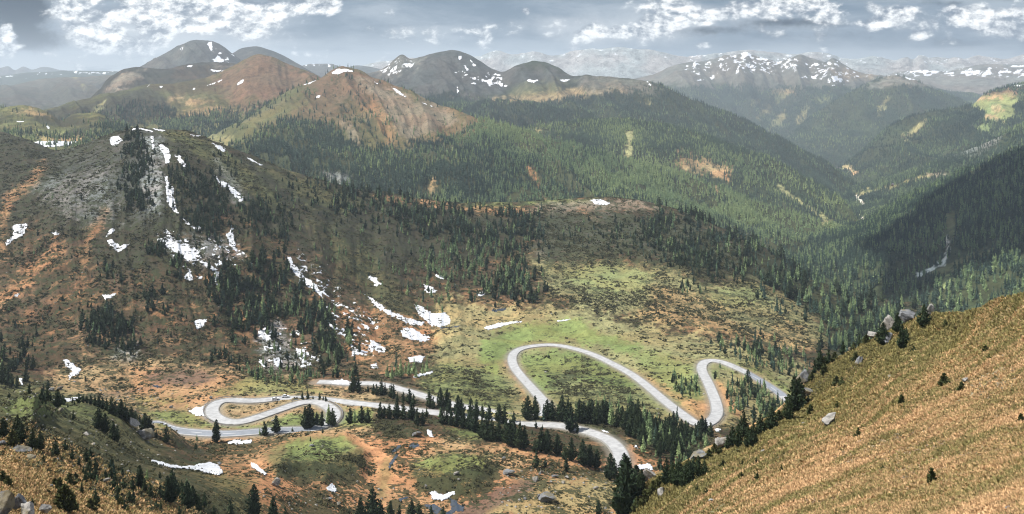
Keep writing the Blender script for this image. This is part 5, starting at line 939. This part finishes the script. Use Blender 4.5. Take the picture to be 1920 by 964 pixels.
def boulder_mesh(seed, sub=4, planes=9, mat=None):
    rg = np.random.default_rng(seed); bm = bmesh.new(); bmesh.ops.create_icosphere(bm, subdivisions=sub, radius=1)
    V_ = np.array([v.co[:] for v in bm.verts]); Fc = np.array([[v.index for v in f.verts] for f in bm.faces]); bm.free()
    N = rg.normal(size=(planes, 3)); N /= np.linalg.norm(N, axis=1)[:, None]; D_ = rg.uniform(.35, .7, planes)
    for n, d in zip(N, D_):
        s = V_ @ n; V_ = V_ - np.maximum(s - d, 0)[:, None] * n * .95
    k = 1 + .28 * ridged(V_[:, 0] * 1.3 + V_[:, 2] * 1.1, V_[:, 1] * 1.3 - V_[:, 2] * 1.3, 5, seed) + .16 * fbm(V_[:, 0] * 4 + V_[:, 2] * 3, V_[:, 1] * 4, 3, seed + 1); V_ = V_ * k[:, None]
    return mesh_np('boulder', V_, Fc, [mat], link=False)
BM_ = {(m_.name, k): boulder_mesh(900 + k, 4, mat=m_) for m_ in (M_ROCK, M_PALE) for k in range(6)}
def rock(h, px, py, w, hh, label, mat=M_ROCK, tilt=0, name='boulder', cat='boulder', grp='boulders lying on the slopes', deep=.9):
    p = h.pt(px, py); s = p[1] / F; o = bpy.data.objects.new(name, BM_[mat.name, random.randrange(6)]); COL.objects.link(o)
    o.location = (p[0], p[1] + w * s * .3, p[2] + hh * s * (.5 - .5 * (1 - deep))); o.scale = (w * s * .62, w * s * random.uniform(.5, .7), hh * s * .58); o.rotation_euler = (random.uniform(-.15, .15), tilt, random.uniform(-.4, .4))
    tag(o, label, cat, grp); return o
for a in [
 (V,1028,944,28,17,'long grey whale shaped boulder on the grass at bottom centre'),(V,955,892,17,12,'dark grey boulder with a bush on top, on the orange grass'),(V,1005,903,13,10,'pale squared boulder left of the scattered stones'),
 (V,1041,896,10,6,'flat grey stone right of the squared boulder'),(V,1063,898,7,5,'small pale stone beside a dark bush'),(V,1057,907,9,6,'round grey stone below the small pale one'),(V,1016,888,7,5,'small stone above the squared boulder'),
 (V,1012,892,6,5,'little stone touching the squared boulder'),(V,1033,906,6,4,'small white stone in the open grass'),(V,1118,919,8,8,'upright white stone near the lower bend'),(V,1010,936,8,7,'small block just left of the whale shaped boulder'),
 (V,985,937,7,5,'lone small block on the dark marsh edge'),(V,944,864,8,6,'grey stone among black bushes on the orange grass'),(V,516,912,14,12,'white rounded boulder below the cigar shaped snow'),(V,411,873,8,6,'grey stone at the edge of the rounded snow patch'),
 (V,670,905,5,4,'tiny pale stone on the orange flat'),(V,856,892,8,9,'pale stone on the left edge of the green hummock'),(V,798,918,5,10,'white upright rock in the dark bank above the bottom pool'),(V,618,940,8,7,'stone left of the tall pines at the bottom edge'),
 (V,634,950,8,8,'pale block between stones at the bottom edge'),(V,585,838,8,5,'light stone on the green hummock'),(V,782,820,14,12,'grey outcrop above the dark pool'),
 (V,161,819,11,8,'white stone on the open green slope'),(V,174,835,7,4,'flat white stone below the white slope stone'),(V,113,773,11,9,'grey boulder under the tall ridge pine'),(V,197,906,12,10,'pale boulder in the pine dip at left'),
 (V,240,886,6,4,'small white stone right of the pine dip'),(V,215,800,5,3,'small pale stone beside the slope pines'),(V,95,914,8,6,'grey stone beside the first golden slope bush'),(V,86,810,5,4,'small stone high on the left slope'),
 (V,95,733,9,5,'pale stone behind the ridge pines at left'),(V,112,731,8,7,'grey block right of the stone behind the ridge'),(V,320,766,6,4,'small stone on the grass above the grey road'),(V,513,791,9,4,'pale rubble between the road arms'),
 (V,1180,880,14,10,'flat white rock at the foot of the lower bend'),(V,1290,890,10,7,'grey stone in the rubble right of the lower bend'),
 (V,395,748,5,4,'small stone above the left bend')]:
    rock(*a[:6], mat=M_PALE if ('white' in a[5] or 'pale' in a[5]) else M_ROCK)
for a in [
 (V,245,800,30,9,'long pale rock slab on the ridge end above the road',M_PALE,.75),(V,269,823,26,15,'broad cream rock slab below the ridge pines',M_PALE,.6),(V,281,818,13,16,'blue grey rock beside the cream slab',M_ROCK,.5),
 (V,6,972,38,58,'big grey crag at the bottom left corner',M_ROCK,.1),(V,32,962,26,34,'dark split rock right of the corner crag',M_ROCK,.3),(V,47,974,30,26,'pale rock at the bottom edge near the corner',M_PALE,.2),(V,80,966,18,18,'cream stone in the golden grass at bottom left',M_PALE,.2),(V,3,838,12,14,'grey rock at the left picture edge under pines',M_ROCK,.2),
 (V,35,850,26,9,'low grey rock ledge above the golden grass',M_ROCK,.35),(V,58,862,18,9,'second low rock ledge right of the first',M_PALE,.35)]:
    rock(*a[:6], mat=a[6], tilt=a[7], name='rock', cat='rock', grp='rock outcrops on the near slopes')
for a in [
 (L0,1357,842,22,34,'tall pale crag beside the rim pines',M_PALE,.5),(L0,1312,862,30,14,'low grey crag on the rim above the dark wood',M_ROCK,-.4),(L0,1218,900,26,26,'big white boulder with an orange hollow',M_PALE,0),(L0,1206,886,22,16,'grey block behind the big white boulder',M_ROCK,.1),
 (L0,1182,910,10,30,'thin pale crag between the foot pines',M_PALE,.3),(L0,1166,925,8,26,'narrow rock spike left of the foot pines',M_PALE,.1),(L0,1242,930,16,22,'cracked pink grey rock at the slope foot',M_PALE,-.3),
 (L0,1510,722,20,36,'steep grey cliff rock on the rim',M_ROCK,.4),(L0,1516,742,22,16,'dark ledge under the steep rim cliff',M_ROCK,-.3),(L0,1672,618,24,34,'tall brown crag left of the rim bush',M_PALE,.2),(L0,1668,640,16,24,'grey rock face under the tall brown crag',M_ROCK,.5),
 (L0,1706,604,34,26,'broad grey crag between the two rim pines',M_ROCK,-.35),(L0,1745,590,13,20,'pointed white rock right of the rim pines',M_PALE,.1),(L0,1640,625,26,10,'flat white rocks on the rim left of the crags',M_PALE,-.2),(L0,1596,650,10,8,'small white rock on the rim',M_PALE,0),
 (L0,1613,684,14,18,'grey leaning slab on the upper slope',M_ROCK,.9),(L0,1558,797,34,16,'pale bare slab on the grassy slope',M_PALE,-.55),(L0,1508,795,8,4,'small white stone left of the bare slab',M_PALE,0),(L0,1670,708,9,4,'flat pale stone on the middle slope',M_PALE,0),
 (L0,1812,717,13,9,'pale stone beside a dwarf pine, upper right slope',M_PALE,-.5),(L0,1893,957,12,10,'white stone near the bottom right corner',M_PALE,-.4),(L0,1335,940,9,4,'small stone low on the grassy slope',M_PALE,0),(L0,1430,850,9,5,'little stone below the slope track',M_PALE,-.4),(L0,1885,668,7,4,'small stone high on the right slope',M_PALE,0)]:
    rock(*a[:6], mat=a[6], tilt=a[7], name='rock', cat='rock', grp='rocks on the right slope', deep=.6)
# ------------------------------------------------------------------ low shrubs and grass tussocks: nobody could count them
def blob_shape(seed, n=9):
    rg = np.random.default_rng(seed); T = []; ti = []
    for _ in range(n):
        a = rg.uniform(0, 6.28); r = rg.uniform(.1, .5); c = np.array([math.cos(a) * r, math.sin(a) * r, rg.uniform(.0, .35)]); T += tri_leaf(c, np.array([math.cos(a), math.sin(a), rg.uniform(.2, 1.2)]), rg.uniform(.35, .6), rg); ti += [rg.uniform(.7, 1.3)] * 3
    for k in range(6):
        a, b = k * 1.047, (k + 1) * 1.047; T += [np.array([math.cos(a) * .5, math.sin(a) * .5, -.1]), np.array([math.cos(b) * .5, math.sin(b) * .5, -.1]), np.array([0, 0, .38])]; ti += [.8] * 3
    return np.array(T), np.array(ti)
def tuft_shape(seed, n=5):
    rg = np.random.default_rng(seed); T = []; ti = []
    for k in range(n):
        a = rg.uniform(0, 6.28); o_ = np.array([math.cos(a), math.sin(a), 0]) * rg.uniform(.05, .35); d = np.array([math.cos(a) * .5, math.sin(a) * .5, rg.uniform(.45, 1.0)]); T += tri_leaf(o_, d, .55, rg); ti += [rg.uniform(.75, 1.3)] * 3
    return np.array(T), np.array(ti)
FOL['shrub'] = mat_foliage('heather_leaves', (.024, .028, .013), (.075, .070, .028)); FOL['tuft'] = mat_foliage('dry_grass', (.19, .165, .06), (.64, .39, .21))
for v_ in ('shrub', 'tuft'): LOD[v_, 3] = [(blob_shape if v_ == 'shrub' else tuft_shape)(50 + k) for k in range(4)]
def spread(h, n, W, ymax=1e9):
    P = h.py(); W = W.copy(); W[h.nvis:] = 0; W[:h.nvis][P[:h.nvis] > h._cm + 2] = 0; W[:, (h.px < -30) | (h.px > 1950)] = 0; W[(P > 1000) | (h.Y > ymax)] = 0
    c = np.cumsum(W.ravel()); q = np.searchsorted(c, RNG.random(n) * c[-1]); j, i = np.divmod(q, W.shape[1]); return h.at(np.clip(j + RNG.uniform(-.5, .5, n), 0, h.nvis - 1), np.clip(i + RNG.uniform(-.5, .5, n), 0, W.shape[1] - 1)), (j, i)
scr = np.abs(np.gradient(V.py(), axis=0)) * np.gradient(V.px)[None]; area = np.abs(np.gradient(V.X, axis=1) * np.gradient(V.Y, axis=0))
cl_ = fbm(V.X / 14, V.Y / 14, 4, 808)
Wt = (scr * .6 + area / area[:V.nvis].mean() * scr.mean() * .4) * np.clip(V.SH - .22, 0, 1) ** 1.3 * (.12 + sstep(-.1, .35, cl_)) * (1 - V.near_road) * (V.Y > 90)
P_, _ = spread(V, 46000, Wt); Hs_ = RNG.uniform(.6, 2.1, len(P_)) * np.clip(P_[:, 1] / 600, .45, 1.3)
o = forest_object('alpine_shrubs', [('shrub', P_, Hs_, 3, np.clip(RNG.normal(.4, .3, len(P_)), 0, 1))], 'low dark heather and alpenrose bushes dotting the slopes', 'shrubs')
Wt = np.abs(np.gradient(L0.py(), axis=0)) * np.gradient(L0.px)[None] * (.4 + sstep(-.3, .3, fbm(L0.X / 3, L0.Y / 3, 4, 66)))
P_, ji = spread(L0, 110000, Wt); Hs_ = RNG.uniform(.15, .50, len(P_)) * np.clip(P_[:, 1] / 100, .6, 1.6); hu = np.clip(.66 + 1.0 * fbm((P_[:, 0] * .82 + P_[:, 1] * .57) / 11, (P_[:, 1] * .82 - P_[:, 0] * .57) / 3.2, 6, 67, .65) - .70 * np.clip((P_[:, 1] - 95) / 70, 0, 1) + RNG.normal(0, .2, len(P_)), 0, 1)
P2, _ = spread(V, 26000, scr * np.clip(.75 - V.SH, 0, 1) ** 2 * (V.Y < 190), 190); H2 = RNG.uniform(.15, .5, len(P2)) * np.clip(P2[:, 1] / 100, .6, 1.5)
forest_object('grass_tussocks', [('tuft', P_, Hs_, 3, hu), ('tuft', P2, H2, 3, np.clip(RNG.normal(.6, .3, len(P2)), 0, 1))], 'dry golden grass tussocks covering the two near slopes', 'grass')
# small stones strewn about, one mass
Wt = scr * ((np.abs(V.px[None] - 610) < 130) & (V.py() > 915) | (V.px[None] < 330) & (V.py() > 730) & (V.Y > 120) | (V.px[None] > 930) & (V.px[None] < 1200) & (V.py() > 870)) * 1.0 + scr * .05 * (V.Y > 120)
P_, _ = spread(V, 900, Wt); st = bpy.data.meshes.new('stone_scatter'); bv, bf = [], []
base_v = np.array([v.co[:] for v in boulder_mesh(77, 1, 8, M_PALE).vertices]); bm_ = boulder_mesh(77, 1, 8, M_PALE); base_f = np.array([p.vertices[:] for p in bm_.polygons])
for k, p in enumerate(P_):
    s = random.uniform(.25, .8) * max(.5, min(1.4, p[1] / 400)); a = random.uniform(0, 6.28); R_ = np.array([[math.cos(a), -math.sin(a), 0], [math.sin(a), math.cos(a), 0], [0, 0, .7]]); bv.append(base_v @ R_.T * s + p); bf.append(base_f + k * len(base_v))
tag(mesh_np('stone_scatter', np.concatenate(bv), np.concatenate(bf), [M_PALE]), 'small pale stones strewn over the near slopes', 'stones', kind='stuff')
# ------------------------------------------------------------------ guard rails on the outer side of the bends
M_RAIL = simple_mat('galvanised_rail', (.32, .33, .34), .5, (.8, .7, 1.1), metal=.4)
def guardrail(W, i0, i1, s, label):
    p0 = W[i0]; r = bpy.data.objects.new('guard_rail', None); COL.objects.link(r); r.location = p0; tag(r, label, 'guard rail', 'guard rails on the road bends')
    Wl = W - p0; off = s * (HW + 1.1); parts = []
    T = np.gradient(Wl[:, :2], axis=0); T /= np.linalg.norm(T, axis=1)[:, None]; N = np.c_[-T[:, 1], T[:, 0]]; C_ = np.c_[Wl[:, :2] + N * off, Wl[:, 2]][i0:i1]; Nn = N[i0:i1]
    prof = [(-.05, .45), (.03, .52), (-.03, .62), (.03, .72), (-.05, .80), (-.09, .80), (-.09, .45)]; n = len(C_)
    V_ = np.concatenate([np.c_[C_[:, :2] + Nn * a * s * -1, C_[:, 2] + b] for a, b in prof]); i = np.arange(n - 1); F_ = []
    for k in range(len(prof)):
        k2 = (k + 1) % len(prof); F_.append(np.stack([i + k * n, i + 1 + k * n, i + 1 + k2 * n, i + k2 * n], -1))
    o = mesh_np('beam', V_, np.concatenate(F_), [M_RAIL]); o.parent = r
    q = np.array([(x, y, z) for x in (-.06, .06) for y in (-.06, .06) for z in (-.5, .74)]); fq = np.array([(0, 1, 3, 2), (4, 6, 7, 5), (0, 4, 5, 1), (2, 3, 7, 6), (0, 2, 6, 4), (1, 5, 7, 3)])
    pm_ = mesh_np('post', q, fq, [M_RAIL], link=False)
    for k in range(1, n, 3):
        c = bpy.data.objects.new('post', pm_); COL.objects.link(c); c.parent = r; c.location = (C_[k, 0] + Nn[k, 0] * s * .12, C_[k, 1] + Nn[k, 1] * s * .12, C_[k, 2])
a_, b_ = pixel_index(LOW, 560, 803), pixel_index(LOW, 560, 760)
guardrail(LOW, a_, b_, -1 if False else 1, 'grey guard rail round the outside of the right bend') if False else None
def outer(W, i0, i1):      # side away from the bend's centre
    m_ = W[i0:i1, :2].mean(0); k = (i0 + i1) // 2; T = W[k + 1, :2] - W[k - 1, :2]; N = np.array([-T[1], T[0]]); return -1 if N @ (m_ - W[k, :2]) > 0 else 1
for W_, p, q, lab in ((LOW, (600,799), (556,760), 'grey guard rail round the outside of the right bend'), (LOW, (441,788), (454,751), 'grey guard rail round the outside of the left bend'), (UP, (1300,788), (1345,774), 'grey guard rail outside the lowest turn of the upper road')):
    i0, i1 = pixel_index(W_, *p), pixel_index(W_, *q); i0, i1 = min(i0, i1), max(i0, i1); guardrail(W_, i0, i1, outer(W_, i0, i1), lab)
# stone retaining walls under the two bends
M_WALL = mat_rock('retaining_stone', (.20, .17, .145))
for W_, p, q, lab in ((LOW, (430,787), (430,751), 'stone retaining wall under the left bend'), (LOW, (606,798), (600,758), 'low stone wall under the right bend')):
    i0, i1 = sorted((pixel_index(W_, *p), pixel_index(W_, *q))); s = outer(W_, i0, i1); T = np.gradient(W_[:, :2], axis=0); T /= np.linalg.norm(T, axis=1)[:, None]; N = np.c_[-T[:, 1], T[:, 0]]; n = i1 - i0
    rows = [(HW + .55, -.03), (HW + 1.7, -.03), (HW + 2.4, -1.6), (HW + 2.6, -3.2)]; Vv = np.concatenate([np.c_[W_[i0:i1, :2] + N[i0:i1] * s * a, W_[i0:i1, 2] + b] for a, b in rows]); i = np.arange(n - 1)
    tag(mesh_np('retaining_wall', Vv, np.concatenate([np.stack([i + k * n, i + 1 + k * n, i + 1 + (k + 1) * n, i + (k + 1) * n], -1) for k in range(3)]), [M_WALL]), lab, 'wall')
# ------------------------------------------------------------------ the white car on the upper arm of the double bend
def box(x0, x1, y0, y1, z0, z1, tx=0, ty=0):
    v = np.array([(x0, y0, z0), (x1, y0, z0), (x1, y1, z0), (x0, y1, z0), (x0 + tx, y0 + ty, z1), (x1 - tx, y0 + ty, z1), (x1 - tx, y1 - ty, z1), (x0 + tx, y1 - ty, z1)], float)
    return v, np.array([(0, 3, 2, 1), (4, 5, 6, 7), (0, 1, 5, 4), (1, 2, 6, 5), (2, 3, 7, 6), (3, 0, 4, 7)])
def car(k, W, i, side):
    p = W[i]; T = W[i + 1] - W[i - 1]; a = math.atan2(T[1], T[0]); nx, ny = -math.sin(a), math.cos(a)
    r = bpy.data.objects.new('parked_car', None); COL.objects.link(r); r.location = (p[0] + nx * side, p[1] + ny * side, p[2] + .03); r.rotation_euler = (0, 0, a)
    tag(r, k, 'car')
    prof = [(-2.15, .32), (-2.2, .62), (-2.05, .92), (-1.75, 1.02), (.85, .98), (1.75, .82), (2.12, .66), (2.18, .36)]
    def loft(pr, w0, w1=None, name='body', mat=None):
        w1 = w1 or w0; n = len(pr); v = np.array([(x, -w, z) for (x, z), w in zip(pr, w0)] + [(x, w, z) for (x, z), w in zip(pr, w0)]); bm = bmesh.new(); vs = [bm.verts.new(c) for c in v]
        bm.faces.new(vs[:n][::-1]); bm.faces.new(vs[n:])
        for q in range(n): bm.faces.new((vs[q], vs[(q + 1) % n], vs[n + (q + 1) % n], vs[n + q]))
        bmesh.ops.recalc_face_normals(bm, faces=bm.faces); bmesh.ops.bevel(bm, geom=list(bm.edges), offset=.05, segments=2, affect='EDGES'); me = bpy.data.meshes.new(name); bm.to_mesh(me); bm.free(); me.materials.append(mat); o = bpy.data.objects.new(name, me); COL.objects.link(o); o.parent = r; return o
    loft(prof, [.82, .86, .86, .84, .84, .84, .80, .78], None, 'body', M_CARW)
    loft([(-1.8, 1.0), (-1.35, 1.40), (.05, 1.44), (.95, .99)], [.76, .62, .62, .76], None, 'window_glass', M_GLASS)
    loft([(-1.38, 1.39), (-1.30, 1.45), (.05, 1.48), (.12, 1.42)], [.60, .58, .58, .60], None, 'roof', M_CARW)
    for x in (-1.35, 1.35):
        for y in (-.80, .80):
            bm = bmesh.new(); bmesh.ops.create_cone(bm, cap_ends=True, segments=20, radius1=.33, radius2=.33, depth=.2); me = bpy.data.meshes.new('wheel'); bm.to_mesh(me); bm.free(); me.materials.append(M_TYRE)
            o = bpy.data.objects.new('wheel', me); COL.objects.link(o); o.parent = r; o.location = (x, y, .33); o.rotation_euler = (math.pi / 2, 0, 0)
    for nm, x, mt in (('headlight', 2.12, M_PAINT), ('tail_light', -2.17, M_RED)):
        for y in (-.6, .6): v, f = box(x - .04, x + .04, y - .14, y + .14, .6, .74); o = mesh_np(nm, v, f, [mt]); o.parent = r
M_CARW = simple_mat('white_car_paint', (.75, .76, .77), .25); M_GLASS = simple_mat('dark_car_glass', (.02, .025, .03), .08); M_TYRE = simple_mat('tyre_rubber', (.02, .02, .02), .9); M_RED = simple_mat('red_lens', (.4, .02, .02), .3)
ic = pixel_index(LOW, 534, 748); car('white car on the upper arm of the double bend', LOW, ic, 1.6); car('second pale car just behind the white one on the double bend', LOW, ic - 4, -1.6)
# ------------------------------------------------------------------ farm buildings in the far valley
M_HW = simple_mat('plaster', (.7, .68, .62), .9); M_HR = simple_mat('grey_roof', (.12, .11, .11), .8); M_WOOD = simple_mat('dark_timber', (.10, .065, .04), .9)
for px, py, w, lab, hh in ((1566,303,12,'small white farmhouse in the far valley meadow',FF),(1571,306,16,'long brown barn right of the far valley farmhouse',FF),(1564,307,9,'little hut in front of the far valley farmhouse',FF),(1674,348,12,'small hut on the valley side clearing',EE)):
    p = hh.pt(px, py); r = bpy.data.objects.new('farmhouse', None); COL.objects.link(r); r.location = p; r.rotation_euler = (0, 0, random.uniform(-.5, .5)); tag(r, lab, 'farm building')
    v, f = box(-w / 2, w / 2, -w * .35, w * .35, -2, 5); o = mesh_np('wall', v, f, [M_HW if 'white' in lab else M_WOOD]); o.parent = r
    v = np.array([(-w * .56, -w * .42, 4.9), (w * .56, -w * .42, 4.9), (w * .56, w * .42, 4.9), (-w * .56, w * .42, 4.9), (-w * .56, 0, 9), (w * .56, 0, 9)], float)
    o = bpy.data.meshes.new('roof'); o.from_pydata(v.tolist(), [], [(0, 1, 5, 4), (2, 3, 4, 5), (0, 4, 3), (1, 2, 5), (0, 3, 2, 1)]); o.materials.append(M_HR); o = bpy.data.objects.new('roof', o); COL.objects.link(o); o.parent = r

# ------------------------------------------------------------------ a cumulus far above the picture whose shade lies on the dark slope
M_CLOUD = simple_mat('cloud_white', (.85, .86, .88), 1.0)
def cloud(cx, cy, cz, rx, ry, rot, label, seed):
    rg = np.random.default_rng(seed); Vv, Ff = [], []; k = 0; base = mesh_np('c', *[(lambda bm: (bmesh.ops.create_icosphere(bm, subdivisions=4, radius=1), np.array([v.co[:] for v in bm.verts]), np.array([[v.index for v in f.verts] for f in bm.faces]))[1:])(bmesh.new())][0], link=False)
    bv = np.array([v.co[:] for v in base.vertices]); bf = np.array([p.vertices[:] for p in base.polygons])
    r = 1 + .35 * fbm(bv[:, 0] * 2.2 + bv[:, 2], bv[:, 1] * 2.2 - bv[:, 2], 6, seed) + .25 * fbm(bv[:, 0] * 6, bv[:, 1] * 6 + bv[:, 2] * 4, 4, seed + 3)
    v = bv * r[:, None]; v[:, 2] = np.where(v[:, 2] < 0, v[:, 2] * .25, v[:, 2]); v = v * np.array([rx, ry, 170.]); c, s = math.cos(rot), math.sin(rot)
    v = np.c_[v[:, 0] * c - v[:, 1] * s, v[:, 0] * s + v[:, 1] * c, v[:, 2]] + np.array([cx, cy, cz]); o = mesh_np('cloud', v, bf, [M_CLOUD], smooth=True); tag(o, label, 'cloud')
def cloud_over(gx, gy, gz, z, rx, ry, rot, label, seed):
    t = (z - gz) / sdir.z; cloud(gx + sdir.x * t, gy + sdir.y * t, z, rx, ry, rot, label, seed)
cloud_over(1060, 1720, -260, 1500, 620, 330, math.radians(42), 'flat bottomed white cumulus high above the dark forest slope', 5)
def make_haze():
    m_ = bpy.data.materials.new('haze_air'); m_.use_nodes = True; g = NT(m_.node_tree)
    p = g.n.new('ShaderNodeVolumePrincipled'); p.inputs['Color'].default_value = (.80, .91, 1, 1); p.inputs['Density'].default_value = HAZE
    p.inputs['Anisotropy'].default_value = .2
    o = g.n.new('ShaderNodeOutputMaterial'); g.l.new(p.outputs[0], o.inputs['Volume'])
    x0, x1, y0, y1, z0, z1 = -13500, 13500, -300, 15500, -1300, 400
    V_ = [(x, y, z) for x in (x0, x1) for y in (y0, y1) for z in (z0, z1)]
    Fc = np.array([(0, 1, 3, 2), (4, 6, 7, 5), (0, 4, 5, 1), (2, 3, 7, 6), (0, 2, 6, 4), (1, 5, 7, 3)])
    o = mesh_np('haze', np.array(V_, float), Fc, [m_]); tag(o, 'thin pale blue haze fading the far mountains', kind='stuff')
make_haze()

import numpy as _n
for _h2 in ALL.values():
    _z = _h2.Z
    if _z.max() > 395 or _z.min() < -1290 or abs(_h2.X).max() > 13400 or _h2.Y.max() > 15400: print('OUT', _h2.name, _z.max(), _z.min(), _h2.X.min(), _h2.X.max(), _h2.Y.max())
